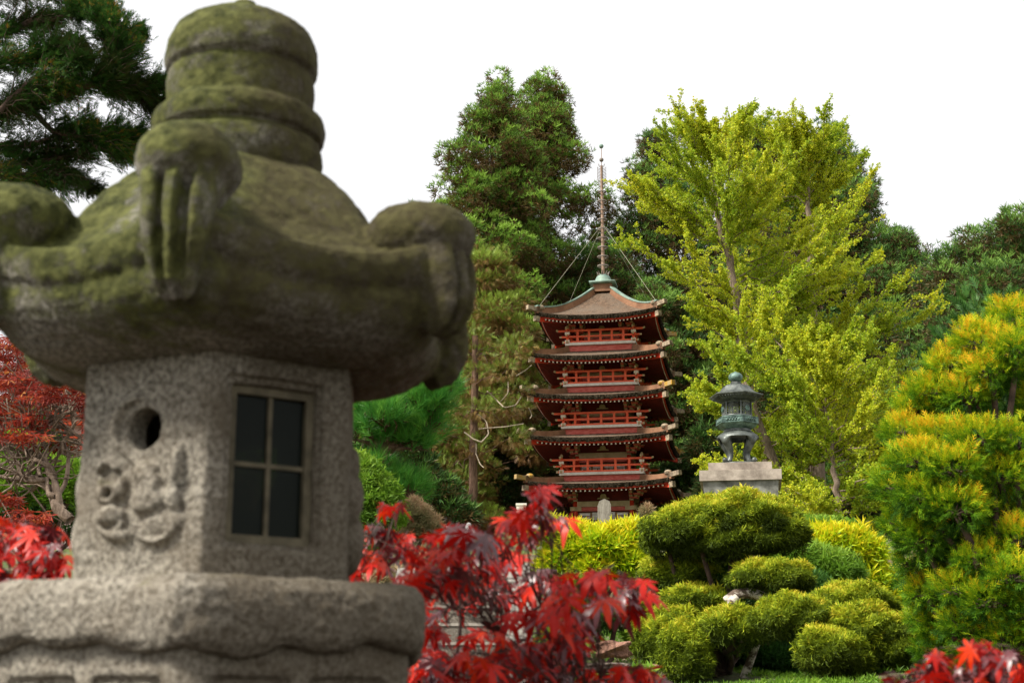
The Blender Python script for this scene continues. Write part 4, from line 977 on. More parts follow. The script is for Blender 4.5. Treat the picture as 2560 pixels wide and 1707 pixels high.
# far wood that closes the view below the crowns
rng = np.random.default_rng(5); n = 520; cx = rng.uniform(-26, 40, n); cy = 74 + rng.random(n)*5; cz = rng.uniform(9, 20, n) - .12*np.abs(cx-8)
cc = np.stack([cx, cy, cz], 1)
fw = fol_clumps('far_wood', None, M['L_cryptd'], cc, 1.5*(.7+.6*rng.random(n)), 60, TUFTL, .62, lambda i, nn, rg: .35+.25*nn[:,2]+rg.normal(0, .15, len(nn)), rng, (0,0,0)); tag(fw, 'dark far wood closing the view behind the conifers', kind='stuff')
# bare trunks standing in the shade
def bare_trunk(px, top_py, base_py, Y, wpx, label, bark='bark', seed=1):
    rng = np.random.default_rng(seed); a = at(px, base_py, Y); b = at(px+4, top_py, Y); a = np.array((a[0], Y, tz(a[0], Y)-.2)); k = 1/ppm(Y, a[2])
    tr = thing('bare_trunk_tree', label, 'tree', a, 0, 'trunks in the shade left of the pagoda')
    V, Q = big_tube(trunk_path(a-a, b-a, 9, .01, rng), wpx*k/2*1.15, wpx*k/2*.7, 14); P = [(V, Q)]
    n = 16; t = rng.uniform(.35, 1.0, n); s = (b-a)[None]*t[:,None]; d = unit(np.stack([rng.normal(size=n), rng.normal(size=n)*.6, .25*rng.normal(size=n)], 1)); P.append(tubes(curve_paths(s, s+d*rng.uniform(.7, 2.0, (n,1)), -.12, rng, 6, .09), .03, .008))
    V, Q = join_np(P); np_mesh('trunk', V, Q, M[bark], tr, smooth=True)
    e = np.concatenate([s+d*1.2, (b-a)[None]*np.array([.45,.62,.8,.9,1.0])[:,None] + np.array((.15,-.5,0))*rng.uniform(-.4,1,(5,1))]); fol_clumps('foliage', tr, M['L_crypty'], e + a, np.full(n+5, .5), 150, SPRAY, .22, lambda i, nn, rg: .45+.3*nn[:,2]+rg.normal(0, .12, len(nn)), rng, a, .1, .5)
    return tr
bare_trunk(1184, 840, 1290, 43, 22, 'straight red brown trunk, nearest of the trunks left of the pagoda', seed=2)
bare_trunk(1222, 900, 1290, 52, 14, 'grey brown trunk just right of the straight red one', seed=3)
bare_trunk(1130, 1050, 1240, 50, 11, 'thin leaning trunk behind the pine tree', seed=4)
bare_trunk(1262, 930, 1290, 55, 10, 'thin dark trunk close to the left eaves of the pagoda', seed=6)
# pale hanging dead boughs
m = MB()
for pl, r in (([(1218,978), (1238,1000), (1262,1018), (1290,1012), (1302,992)], .028), ([(1270,955), (1268,985), (1252,1004)], .022), ([(1160,1080), (1180,1098), (1205,1104), (1222,1085), (1214,1055), (1196,1035)], .032), ([(1190,1108), (1188,1135), (1200,1155), (1210,1168)], .024), ([(1196,1072), (1262,1068), (1310,1058)], .022), ([(1112,1235), (1122,1262), (1142,1272)], .018), ([(1290,940), (1315,925), (1330,912)], .022), ([(1322,1020), (1328,1040), (1326,1045)], .02)):
    pts = [at(x, y, 42.2+.3*math.sin(x)) for x, y in pl]; pts = np.array(pts); tt = np.linspace(0, len(pts)-1, len(pts)*4)
    pts = np.stack([np.interp(tt, range(len(pts)), pts[:,j]) for j in range(3)], 1); pts += np.sin(tt*2)[:,None]*.02
    m = MB(); m.tube(pts, r*.65, 6); m.build('dead_bough', M['twigp'], bpy.data.objects['bare_trunk_tree'], False, off=bpy.data.objects['bare_trunk_tree'].location)

# ------------------------------------------------------------------ ginkgos
def ginkgo(label, Y, pts_px, seed, spread, nl=70, per=14, leafn=34):
    rng = np.random.default_rng(seed); P = np.array([at(x, y, Y) for x, y in pts_px]); P[0,2] = tz(P[0,0], Y)-.2
    base = P[0].copy(); tree = thing('ginkgo_tree', label, 'ginkgo tree', base, 0, 'yellow green ginkgo trees')
    tt = np.linspace(0, len(P)-1, 26); TP = np.stack([np.interp(tt, range(len(P)), P[:,j]) for j in range(3)], 1); H = P[-1,2]-base[2]
    TP[1:-1,:2] += rng.normal(0, .035, (24, 2)); parts = [tubes((TP-base)[None], [.021*H], [.02], 12)]
    h = np.concatenate([rng.uniform(.05, .99, nl-8), np.linspace(.9, .995, 8)]); idx = h*25
    s = np.stack([np.interp(idx, range(26), TP[:,j]) for j in range(3)], 1)
    a = rng.random(nl)*6.283; L = spread*np.interp(h, [0,.15,.4,.7,.9,1], [.85,1.0,1.05,.95,.66,.36])*rng.uniform(.7, 1.12, nl); up = np.interp(h, [0,.3,.8,1], [.12,.36,.8,1.5])
    d = unit(np.stack([np.cos(a), np.sin(a), up], 1)); e = s + d*L[:,None]
    for _ in range(6):      # boughs are kept clear of the pagoda
        ex, ey = proj(e); bad = (ex < 1735) & (ey > 690); L = np.where(bad, L*.8, L); e = s + d*L[:,None]
    LP = curve_paths(s, e, -.04, rng, 8, .045); parts.append(tubes(LP-base, .014+.020*L/spread*(1.15-h), .007, 5))
    # shoots from each limb
    st_ = []; dd = []; ll = []
    for i in range(nl):
        m_ = per + 2; f = rng.uniform(.12, 1, m_)*7; q = np.stack([np.interp(f, range(8), LP[i,:,j]) for j in range(3)], 1)
        v = d[i][None]*1.1 + rng.normal(0, .42, (m_, 3)) + np.array((0,0,.18)); st_.append(q); dd.append(unit(v)); ll.append((L[i]*.75+.5)*rng.uniform(.20, .48, m_)*(1.15-.5*f/7))
    st_ = np.concatenate(st_); dd = np.concatenate(dd); ll = np.concatenate(ll)
    SP = curve_paths(st_, st_+dd*ll[:,None], -.05, rng, 5, .05); parts.append(tubes(SP-base, .011, .004, 3))
    V, Q = join_np(parts); np_mesh('trunk', V, Q, M['barkg'], tree, smooth=True)
    leafn = 42; f = rng.random((len(SP), leafn))*4; i0 = np.clip(f.astype(int), 0, 3); fr = (f-i0)[...,None]; ar = np.arange(len(SP))[:,None]
    p = SP[ar, i0]*(1-fr) + SP[ar, i0+1]*fr; p = p.reshape(-1, 3) + rng.normal(0, .030, (p.size//3, 3))
    f2 = rng.random((nl, 70))*7; i0 = np.clip(f2.astype(int), 0, 6); fr = (f2-i0)[...,None]; ar = np.arange(nl)[:,None]; p2 = (LP[ar,i0]*(1-fr)+LP[ar,i0+1]*fr).reshape(-1,3)+rng.normal(0,.04,(nl*70,3))
    p = np.concatenate([p, p2]); gx, gy = proj(p); p = p[(gx > 1690) | (gy < 720)]; tn = .42 + .22*np.repeat(rng.normal(size=nl), 1)[rng.integers(0, nl, 1)][0]*0 + .16*np.sin(p[:,0]*1.7+p[:,2]*1.3) + rng.normal(0, .16, len(p))
    leaves('leaves', M['L_ginkgo'], tree, p, rng.normal(size=p.shape)+np.array((0,0,.5)), .060*(.6+.8*rng.random(len(p))), tn, FAN, rng, off=base)
    return tree
ginkgo('yellow green ginkgo with curving pale trunk, nearer the pagoda', 41, [(1962,1262), (1925,1150), (1885,1060), (1858,900), (1842,740), (1818,620), (1790,540), (1785,440), (1778,372)], 31, 3.2, nl=92)
ginkgo('yellow green ginkgo with straight trunk, right of the other ginkgo', 44, [(2050,1255), (2040,1100), (2034,900), (2030,760), (2024,560), (2020,480), (2022,392)], 32, 3.4, nl=92)
ginkgo('low yellow green ginkgo boughs right of the bronze lantern', 38, [(2110,1330), (2090,1220), (2080,1120), (2060,1000), (2050,900)], 33, 2.5, nl=54)

# ------------------------------------------------------------------ long needled pine, shrubs
def shrub(name, label, cat, Y, blobs, mat, tmpl, size, dens, seed, tf=None, updir=.3, group=None, stem=None, shell=.3, lump=.14, depth=.8, bark='barkd', top=.35, foot=True, browns=0):
    "blobs = (px, py, rx, ry[, dY]) of each pad or clump"
    rng = np.random.default_rng(seed); cs = []; rs = []
    for b in blobs:
        yy = Y + (b[4] if len(b) > 4 else 0); c = at(b[0], b[1], yy); k = 1/ppm(yy, c[2]); cs.append(c); rs.append(np.array((b[2]*k, max(b[2], b[3]*.8)*k*depth, b[3]*k)))
    cs = np.array(cs); rs = np.array(rs); base = np.array((cs[:,0].mean() if stem is None else at(stem, 1500, Y)[0], Y, 0)); base[2] = tz(base[0], Y)
    t_ = thing(name, label, cat, base, 0, group); P = []; D = []; T = []
    for c, r in zip(cs, rs):
        area = 4*math.pi*((r[0]*r[1])**1.6/3 + (r[0]*r[2])**1.6/3 + (r[1]*r[2])**1.6/3)**(1/1.6); n = int(max(60, area*dens))
        p, nn = blob(c, r, n, rng, shell, lump, top); P.append(p); D.append(nn + np.array((0,0,updir)) + rng.normal(0, .3, nn.shape))
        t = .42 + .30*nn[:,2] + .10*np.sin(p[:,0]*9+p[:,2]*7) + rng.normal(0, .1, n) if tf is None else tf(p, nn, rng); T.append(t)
    P = np.concatenate(P); sc_ = size*(.7+.6*rng.random(len(P)))
    leaves('foliage', mat, t_, P, np.concatenate(D), sc_, np.concatenate(T), tmpl, rng, off=base)
    ends = cs - np.array((0,0,.35))*rs[:,2:3]; parts = [tubes(curve_paths(np.repeat(base[None], len(cs), 0)-base+rng.normal(0,.03,cs.shape), ends-base, -.04, rng, 7, .05), np.clip(.02+rs[:,0]*.035, .012, .07), .025, 8)]
    sub = []
    for c, r in zip(ends, rs):
        n = 26; d = sph(n, rng); d[:,2] = np.abs(d[:,2])*.8-.1; sub.append((np.repeat(c[None], n, 0), c + d*r*.85))
    A = np.concatenate([x for x, _ in sub]); Bq = np.concatenate([y for _, y in sub]); parts.append(tubes(curve_paths(A-base, Bq-base, .05, rng, 5, .09), .013, .003, 4))
    V, Q = join_np(parts); np_mesh('stems', V, Q, M[bark], t_, smooth=True); return t_
# pine: shoots with long needles
rng = np.random.default_rng(77); PYY = 24
pc = [(905,1035,40,35), (960,1050,55,45), (1010,1020,55,55), (1050,1000,50,50), (1090,1010,30,50), (1110,985,26,35), (930,1080,70,38), (1000,1085,70,45), (1070,1060,45,50), (1030,1110,50,30), (890,1085,28,32), (975,1000,30,30), (1020,1225,45,38), (970,1200,55,32), (930,1170,50,25), (1000,1262,35,30), (1120,965,16,30)]
bs_ = np.array((at(952, 1340, PYY)[0], PYY, 0)); bs_[2] = tz(bs_[0], PYY)
pine = thing('pine_tree', 'bright green pine with long brushy needles beside the stone lantern', 'pine tree', bs_)
P = []; D = []
for x, y, rx, ry in pc:
    n = int(rx*ry*.034)+8; c = at(x, y, PYY+rng.normal(0,.3)); k = 1/ppm(PYY, c[2]); p, nn = blob(c, (rx*k, rx*k, ry*k), n, rng, .8, .1, .3); P.append(p); D.append(nn*.8+np.array((.12,0,.95)))
P = np.concatenate(P); D = np.concatenate(D); D = unit(D)
leaves('needles', M['L_pine'], pine, P, D + rng.normal(0, .12, D.shape), .34*(.75+.5*rng.random(len(P))), .5+.22*D[:,2]+rng.normal(0,.18,len(P)), NEED, rng, off=bs_)
tp = np.array([at(x, y, PYY) for x, y in ((952,1340), (955,1240), (958,1180), (955,1130))]); tp[0] = bs_
parts = [tubes((np.stack([np.interp(np.linspace(0,3,9), range(4), tp[:,j]) for j in range(3)], 1)-bs_)[None], [.17], [.10], 12)]
n = len(pc); ce = np.array([at(x, y+ry*.4, PYY) for x, y, rx, ry in pc]); t_i = np.where(ce[:,2] > tp[3][2], 3, 2); parts.append(tubes(curve_paths(tp[t_i]-bs_, ce-bs_, .03, rng, 6, .05), .055, .02, 7))
sel = rng.choice(len(P), min(420, len(P)), False); near_ = np.argmin(((P[sel][:,None]-ce[None])**2).sum(-1), 1); parts.append(tubes(curve_paths(ce[near_]-bs_, P[sel]-bs_, -.04, rng, 4, .05), .016, .010, 5))
V, Q = join_np(parts); np_mesh('trunk', V, Q, M['bark'], pine, smooth=True)

shrub('orange_maple_tree', 'small tree of pale orange leaves behind the pine', 'maple tree', 34, [(900,1010,60,50), (960,980,60,50), (860,1050,60,60), (1000,1040,50,45)], M['L_orange'], STAR, .10, 330, 41, bark='barkg')
shrub('thread_shrub', 'light green feathery shrub against the stone lantern window side', 'shrub', 17, [(900,1200,55,60), (935,1240,60,60), (965,1290,45,50), (890,1290,50,60)], M['L_mop'], THREAD, .12, 700, 42, updir=.5)
shrub('bronze_shrub', 'rounded shrub with pinkish bronze tips beside the trunk', 'shrub', 22, [(1030,1290,48,38), (1062,1320,42,40), (1005,1330,45,40)], M['L_tan'], TUFT, .085, 1100, 43, updir=.8)
shrub('green_shrub', 'low green shrub between the stone lantern and the red leaves', 'shrub', 14, [(900,1400,55,45), (870,1440,50,40), (930,1430,40,40)], M['L_green'], LEAF5, .055, 1500, 44)
shrub('pale_grass_tuft', 'pale grey green tuft at the foot of the low green shrub', 'plant', 13, [(965,1450,40,30), (930,1465,50,25)], M['L_tan'], THREAD, .09, 900, 45)
gU = 'dark evergreen undergrowth below the conifers'
for i, (lab, Y, bl_) in enumerate([
    ('dark green undergrowth left of the big trunk', 42, [(1080,1240,70,60), (1040,1190,60,60), (1120,1290,70,50), (1000,1120,60,70)]),
    ('dark green undergrowth between the trunks and the pagoda', 51, [(1240,1240,60,60), (1290,1200,45,60), (1200,1300,60,40), (1310,1280,50,50), (1270,1130,50,50)]),
    ('dark green bushes at the right foot of the pagoda', 51.5, [(1660,1290,60,70), (1700,1230,60,60), (1610,1320,50,50), (1720,1180,55,60), (1740,1300,50,60)]),
    ('dark green bushes behind the stone pedestal', 46, [(1800,1230,60,60), (1760,1120,40,60), (1900,1300,60,60), (2000,1290,70,60)]),
    ('dark green bushes below the right ginkgo', 48, [(2100,1280,80,80), (2200,1230,80,90), (2280,1150,80,90), (2200,1100,60,70), (2330,1250,90,90)])]):
    shrub('evergreen_bush', lab, 'bush', Y, bl_, M['L_cryptd'], TUFT, .26, 85, 60+i, group=gU)
shrub('tan_shrub', 'small pale bronze sprig shrub right of the pagoda door', 'shrub', 30, [(1618,1292,14,28), (1640,1306,20,12)], M['L_tan'], TUFT, .12, 700, 51)
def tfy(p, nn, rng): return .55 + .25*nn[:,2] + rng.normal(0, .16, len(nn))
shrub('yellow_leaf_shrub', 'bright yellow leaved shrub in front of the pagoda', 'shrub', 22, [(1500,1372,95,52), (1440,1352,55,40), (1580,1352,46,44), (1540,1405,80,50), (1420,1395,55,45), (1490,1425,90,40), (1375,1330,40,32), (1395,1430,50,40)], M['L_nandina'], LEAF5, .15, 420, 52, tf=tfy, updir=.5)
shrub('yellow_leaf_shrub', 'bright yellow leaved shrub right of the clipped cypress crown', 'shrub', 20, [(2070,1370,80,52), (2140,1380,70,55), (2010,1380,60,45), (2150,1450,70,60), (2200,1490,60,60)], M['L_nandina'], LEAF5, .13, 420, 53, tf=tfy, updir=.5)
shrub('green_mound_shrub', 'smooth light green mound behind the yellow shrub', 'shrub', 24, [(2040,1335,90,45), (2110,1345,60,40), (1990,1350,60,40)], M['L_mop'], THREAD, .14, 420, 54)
gP = 'clipped thread cypresses with cloud pads'
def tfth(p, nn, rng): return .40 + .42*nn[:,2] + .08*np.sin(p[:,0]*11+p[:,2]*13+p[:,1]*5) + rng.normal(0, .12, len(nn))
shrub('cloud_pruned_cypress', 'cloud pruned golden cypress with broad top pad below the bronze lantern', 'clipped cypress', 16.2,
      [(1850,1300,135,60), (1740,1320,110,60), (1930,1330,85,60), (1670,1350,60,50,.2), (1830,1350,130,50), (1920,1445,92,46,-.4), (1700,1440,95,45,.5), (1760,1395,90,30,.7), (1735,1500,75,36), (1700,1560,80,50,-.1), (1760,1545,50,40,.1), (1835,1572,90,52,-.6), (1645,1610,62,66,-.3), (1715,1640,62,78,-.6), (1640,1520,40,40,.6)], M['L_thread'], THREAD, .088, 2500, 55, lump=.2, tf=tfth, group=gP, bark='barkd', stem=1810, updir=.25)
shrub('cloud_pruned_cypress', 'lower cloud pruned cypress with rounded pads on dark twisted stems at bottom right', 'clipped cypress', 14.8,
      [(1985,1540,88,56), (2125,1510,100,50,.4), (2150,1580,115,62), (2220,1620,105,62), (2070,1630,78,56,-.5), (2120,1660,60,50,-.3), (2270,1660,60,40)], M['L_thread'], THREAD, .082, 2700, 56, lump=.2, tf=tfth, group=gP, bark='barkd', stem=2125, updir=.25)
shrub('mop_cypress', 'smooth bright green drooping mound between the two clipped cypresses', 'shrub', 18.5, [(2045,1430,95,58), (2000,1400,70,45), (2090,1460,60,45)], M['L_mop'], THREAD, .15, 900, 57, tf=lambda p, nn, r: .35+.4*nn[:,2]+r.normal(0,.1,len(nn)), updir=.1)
shrub('fallen_branch_shrub', 'dark green low shrub under the clipped cypress pads', 'shrub', 16.9, [(1880,1640,110,50), (1800,1660,90,50), (1960,1670,80,45), (1930,1580,60,50), (1650,1480,60,60), (1780,1470,90,60), (1850,1520,80,50,.5), (2000,1480,90,50,.8)], M['L_green'], LEAF5, .07, 900, 58)
m = MB(); pts = [at(x, y, 15.7) for x, y in ((1812,1500), (1838,1486), (1870,1482), (1905,1490), (1930,1500))]; m.tube(pts, [.035,.05,.055,.05,.03], 9, rough=.3)
m.tube([at(x, y, 15.65) for x, y in ((1842,1490), (1832,1500), (1824,1520), (1820,1545))], [.045,.05,.045,.03], 9, rough=.3); m.tube([at(x, y, 15.9) for x, y in ((1930,1500), (1910,1560), (1880,1640), (1850,1720))], [.03,.035,.04,.045], 9, rough=.3)
cp = bpy.data.objects['cloud_pruned_cypress']; o = m.build('pale_branch', M['whitebark'], cp, True, off=cp.location); o['label'] = 'pale peeling bent branch'
for i, (px, py, Y, lab) in enumerate([(1585,1590,16.8,'light green fern beside the red rock'), (1600,1700,12.6,'small fern at the bottom under the clipped cypress')]):
    c = at(px, py, Y); rng = np.random.default_rng(90+i); n = 26; d = sph(n, rng); d[:,2] = np.abs(d[:,2])+.35
    t_ = thing('fern', lab, 'fern', (c[0], c[1], c[2]-.1)); leaves('fronds', M['L_mop'], t_, np.tile(c, (n,1))-np.array((0,0,.1)), d, np.full(n,.30), .5+rng.normal(0,.15,n), SPRAYB, rng, off=(c[0],c[1],c[2]-.1))
# ground cover
rng = np.random.default_rng(8); n = 26000; px = rng.uniform(.4, 9.0, n); py = rng.uniform(10.2, 24, n); keep = (np.sin(px*2.3+py)*np.cos(py*1.9-px) + .5*np.sin(px*5+py*4)) > -.25; px, py = px[keep], py[keep]; P = np.stack([px, py, ter(px, py)+.01], 1)
gcv = leaves('ground_cover', M['L_mop'], None, P, rng.normal(0,.6,P.shape)+np.array((0,0,1)), .05*(.6+.8*rng.random(len(P))), .3+.2*np.sin(px*3)+rng.normal(0,.2,len(P)), LEAF5, rng); tag(gcv, 'low green ground cover and moss on the slope', kind='stuff')
for i, (lab, bl_) in enumerate([('dark green creeping plants behind the flat rock', [(1540,1545,70,22), (1490,1560,50,25)]), ('round leaved green plant right of the steps', [(1395,1600,45,30), (1450,1520,45,30), (1430,1470,60,30)])]):
    shrub('low_plant', lab, 'plant', 16.5+i*-2.5, bl_, M['L_green' if i == 0 else 'L_mop'], LEAF5, .06, 1300, 95+i)

# ------------------------------------------------------------------ golden conifer at the right, close to the camera
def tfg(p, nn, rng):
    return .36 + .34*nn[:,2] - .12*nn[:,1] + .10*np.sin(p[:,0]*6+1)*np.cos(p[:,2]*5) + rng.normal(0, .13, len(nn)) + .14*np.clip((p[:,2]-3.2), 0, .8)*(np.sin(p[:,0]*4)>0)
cl = []
for (x, y, rx, ry, d_) in [(2530,800,60,50,.3), (2450,860,70,50,.1), (2540,880,70,50,-.2), (2380,920,60,45,.2), (2480,930,70,45,-.1), (2330,980,60,45,.2), (2420,990,60,40,0), (2540,960,60,40,.3), (2290,1020,50,50,.3),
    (2260,1080,50,40,.2), (2340,1090,60,40,0), (2440,1100,70,50,-.3), (2540,1110,60,55,-.3), (2300,1150,70,50,-.2), (2390,1170,70,55,-.4), (2500,1190,70,50,-.3), (2240,1210,50,55,0), (2300,1240,60,50,-.3), (2390,1270,80,50,-.4), (2500,1280,70,50,-.1),
    (2250,1310,45,50,0), (2310,1340,60,50,-.2), (2370,1410,60,50,.1), (2330,1540,55,50,.4), (2400,1610,60,60,.3), (2340,1620,45,50,.4), (2440,1340,60,60,.3), (2360,1230,60,60,.3), (2380,1350,60,40,-.1), (2540,1350,60,50,-.4), (2290,1400,50,45,.2), (2460,1400,70,45,-.4), (2530,1440,60,45,-.6), (2400,1470,60,45,-.3), (2320,1480,50,40,.2), (2480,1500,70,50,-.5), (2560,1530,60,60,-.5), (2420,1560,60,45,-.2), (2520,1600,70,60,-.4), (2350,1560,50,45,.3), (2440,1640,60,50,0), (2300,1440,50,40,.4), (2580,1240,50,60,0), (2590,1020,50,60,0), (2600,1420,50,60,0)]:
    cl.append((x, y, rx*.98, ry*.98, d_))
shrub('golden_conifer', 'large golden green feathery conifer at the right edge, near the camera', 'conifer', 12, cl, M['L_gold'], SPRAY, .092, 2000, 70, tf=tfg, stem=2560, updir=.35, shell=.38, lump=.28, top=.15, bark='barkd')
rng = np.random.default_rng(71); n = 190
cc = np.stack([rng.uniform(3.4, 6.2, n), rng.uniform(12.8, 14.6, n), rng.uniform(1.6, 5.0, n)], 1); cc = cc[proj(cc)[0] > 2400]
gcn = bpy.data.objects['golden_conifer']
fol_clumps('inner_foliage', gcn, M['L_green'], cc, np.full(len(cc), .32), 150, SPRAYB, .12, lambda i, nn, rg: .35+.3*nn[:,2]+rg.normal(0,.15,len(nn)), rng, np.array(gcn.location), .3)

# ------------------------------------------------------------------ dark cypress at top left
rng = np.random.default_rng(81); CY = 19.0; bx = at(-420, 900, CY); base = np.array((bx[0], CY, tz(bx[0], CY)))
cyp = thing('cypress_tree', 'dark spreading cypress with drooping sprays at top left', 'cypress tree', base); parts = []
tr = np.array([base, at(-430, 700, CY), at(-440, 300, CY), at(-460, -200, CY), at(-470, -600, CY)]); parts.append(tubes((tr-base)[None], [.42], [.2], 14))
limbs = [([(-430,420), (-100,330), (0,278), (60,262), (150,240), (240,215), (330,215), (432,205)], .14, -.3), ([(150,240), (230,205), (285,175), (272,110), (262,62), (258,40)], .05, -.2), ([(285,180), (320,110), (345,85)], .02, -.1),
         ([(-440,250), (-100,120), (60,60), (160,40), (215,20)], .10, 0), ([(-440,150), (-60,-5), (60,-40), (160,-5), (262,24)], .07, .3), ([(-430,400), (-60,360), (60,370), (170,330), (230,310)], .06, .5), ([(-430,480), (-60,440), (100,430), (200,440)], .06, .0), ([(-430,450), (-60,430), (120,400), (240,375), (330,385)], .09, .4), ([(-430,520), (-60,470), (60,455), (160,440), (240,470)], .07, .8),
         ([(240,215), (340,250), (400,280), (430,285)], .035, .0), ([(60,262), (140,330), (220,350), (300,340), (370,352)], .05, .2), ([(-200,350), (-60,180), (60,150), (140,120), (190,118)], .06, -.5), ([(-440,-50), (-100,-120), (60,-110), (160,-60)], .08, 0), ([(0,278), (70,215), (150,170), (205,150)], .04, -.7)]
SS = []; DD = []; LL = []; kind_ = []
for li, (pl, r, dY) in enumerate(limbs):
    p = np.array([at(x, y, CY+dY+.25*math.sin(x*.02)) for x, y in pl]); tt = np.linspace(0, len(p)-1, 14); q = np.stack([np.interp(tt, range(len(p)), p[:,j]) for j in range(3)], 1); q[1:-1] += rng.normal(0,.02,(12,3))
    parts.append(tubes((q-base)[None], [r], [.012], 8)); dense = li in (1,2,3,4,9,10,11,0,7)
    n = int(54*(len(pl))**.8) if dense else 170
    f = np.clip(rng.uniform(.18 if len(pl) > 4 else .05, 1, n), 0, 1)*13; s = np.stack([np.interp(f, range(14), q[:,j]) for j in range(3)], 1); dr = np.stack([np.interp(np.clip(f+.5,0,13), range(14), q[:,j])-np.interp(np.clip(f-.5,0,13), range(14), q[:,j]) for j in range(3)], 1); dr = unit(dr)
    side = rng.normal(0, 1, (n, 3)); dn = dr*.8 + side*.55 + np.array((.25, 0, .05 if dense else -.45)); SS.append(s); DD.append(unit(dn)); sz = (.28+.55*rng.random(n))*(1 if len(pl) > 3 else .4)*np.interp(f, [0, 9, 13], [1.1, .9, .35]); LL.append(sz*.72); kind_ += [dense]*n
s = np.concatenate(SS); d = np.concatenate(DD); L = np.concatenate(LL); SP = curve_paths(s, s+d*L[:,None], .05, rng, 5, .06); parts.append(tubes(SP-base, .011, .003, 3))
V, Q = join_np(parts); np_mesh('trunk', V, Q, M['barkd'], cyp, smooth=True)
kd = np.array(kind_); nlf = 26; f = (.15+.85*rng.random((len(SP), nlf)))*4; i0 = np.clip(f.astype(int),0,3); fr = (f-i0)[...,None]; ar = np.arange(len(SP))[:,None]
p = (SP[ar,i0]*(1-fr)+SP[ar,i0+1]*fr) + rng.normal(0,.035,(len(SP),nlf,3)); dd = np.repeat(d[:,None], nlf, 1)+rng.normal(0,.4,p.shape)+np.array((.25,0,.0)); keep = (rng.random((len(SP), nlf)) < np.where(kd, 1, .8)[:,None])
p, dd = p[keep], dd[keep]; tn = .5+.22*np.sin(p[:,0]*3+p[:,2]*4)+rng.normal(0,.16,len(p))
leaves('foliage', M['L_cypress'], cyp, p, dd, .095*(.7+.6*rng.random(len(p))), tn, SPRAY, rng, off=base, up=np.array((0,.35,1.0)), jit=.08)

# ------------------------------------------------------------------ dark red maples behind the lantern, at left
def back_maple(label, Y, stem_px, limbs, crowns, mat, seed, dens=260, size=.075, twig='barkg'):
    rng = np.random.default_rng(seed); base = at(stem_px, 1400, Y); base[2] = tz(base[0], Y); t_ = thing('red_maple_tree', label, 'maple tree', base, 0, 'dark red maples at the left'); P = []; parts = []
    for pl, r in limbs:
        p = np.array([at(x, y, Y+.1*i) for i, (x, y) in enumerate(pl)]); tt = np.linspace(0, len(p)-1, 12); q = np.stack([np.interp(tt, range(len(p)), p[:,j]) for j in range(3)], 1); q[1:-1] += rng.normal(0,.03,(10,3)); parts.append(tubes((q-base)[None], [r], [.008], 7))
        n = 30; f = rng.uniform(.3,1,n)*11; s = np.stack([np.interp(f, range(12), q[:,j]) for j in range(3)], 1); e = s + unit(rng.normal(size=(n,3))+np.array((.1,0,.7)))*rng.uniform(.2,.9,(n,1)); parts.append(tubes(curve_paths(s-base, e-base, -.05, rng, 5, .10), .012, .003, 4))
    for x, y, rx, ry in crowns:
        c = at(x, y, Y+rng.normal(0,.4)); k = 1/ppm(Y, c[2]); n = int(dens*rx*ry*k*k*9)+20; p, nn = blob(c, (rx*k, rx*k*.9, ry*k), n, rng, .7, .1); P.append(p)
    P = np.concatenate(P); gx, gy = proj(P); P = P[((gx-162)/46)**2+((gy-1052)/48)**2 > 1]; d = rng.normal(0,.5,P.shape)+np.array((0,-.2,-.35)); leaves('leaves', mat, t_, P, d, size*(.7+.6*rng.random(len(P))), .5+rng.normal(0,.25,len(P)), STAR, rng, off=base, up=np.array((0,-.3,1.0)))
    V, Q = join_np(parts); np_mesh('trunk', V, Q, M[twig], t_, smooth=True); return t_
back_maple('dark red maple with bare grey stems left of the stone lantern', 13, 175, [([(175,1300),(90,1210),(40,1150),(-20,1080)], .05), ([(175,1290),(110,1180),(50,1110),(-10,1065)], .035), ([(150,1260),(120,1170),(100,1090),(60,1020)], .03), ([(160,1270),(160,1160),(170,1080),(190,1000)], .025), ([(140,1240),(60,1200),(0,1190),(-60,1180)], .03), ([(100,1190),(80,1120),(120,1060),(150,1010)], .018)],
    [(-20,865,70,40), (40,860,60,20), (30,890,80,30), (130,930,60,30), (40,960,70,30), (120,990,70,30), (20,1020,60,25), (90,1050,80,22), (60,1090,60,18), (150,1115,50,14), (-40,980,60,60), (220,1020,60,50), (30,930,50,22), (60,1300,70,25), (20,1250,40,16)], M['L_redmap'], 101)
back_maple('red and orange maple further back behind the bare stems', 22, 60, [([(60,1400),(60,1200),(40,1050),(60,950)], .09), ([(60,1200),(150,1050),(180,960)], .05)],
    [(30,1000,80,60), (120,980,60,45), (60,1080,70,40), (180,960,60,40), (-40,1050,70,70), (0,930,70,40), (150,1080,30,25), (100,1280,60,40), (240,1180,60,60)], M['L_redmap'], 102, dens=200, size=.11)
shrub('green_shrub', 'bright green layered shrub under the red maple at far left', 'shrub', 17, [(20,1180,60,35), (110,1180,60,38), (150,1240,50,45), (40,1230,60,40), (70,1130,40,18), (30,1110,40,25), (190,1200,50,50)], M['L_mop'], TUFT, .10, 700, 103, updir=.6)
shrub('green_shrub', 'dark green shrub behind the bare stems at far left', 'shrub', 20, [(50,1250,90,70), (150,1280,80,70), (-20,1180,80,90), (240,1230,80,100), (100,1130,70,50)], M['L_green'], LEAF5, .10, 420, 104)

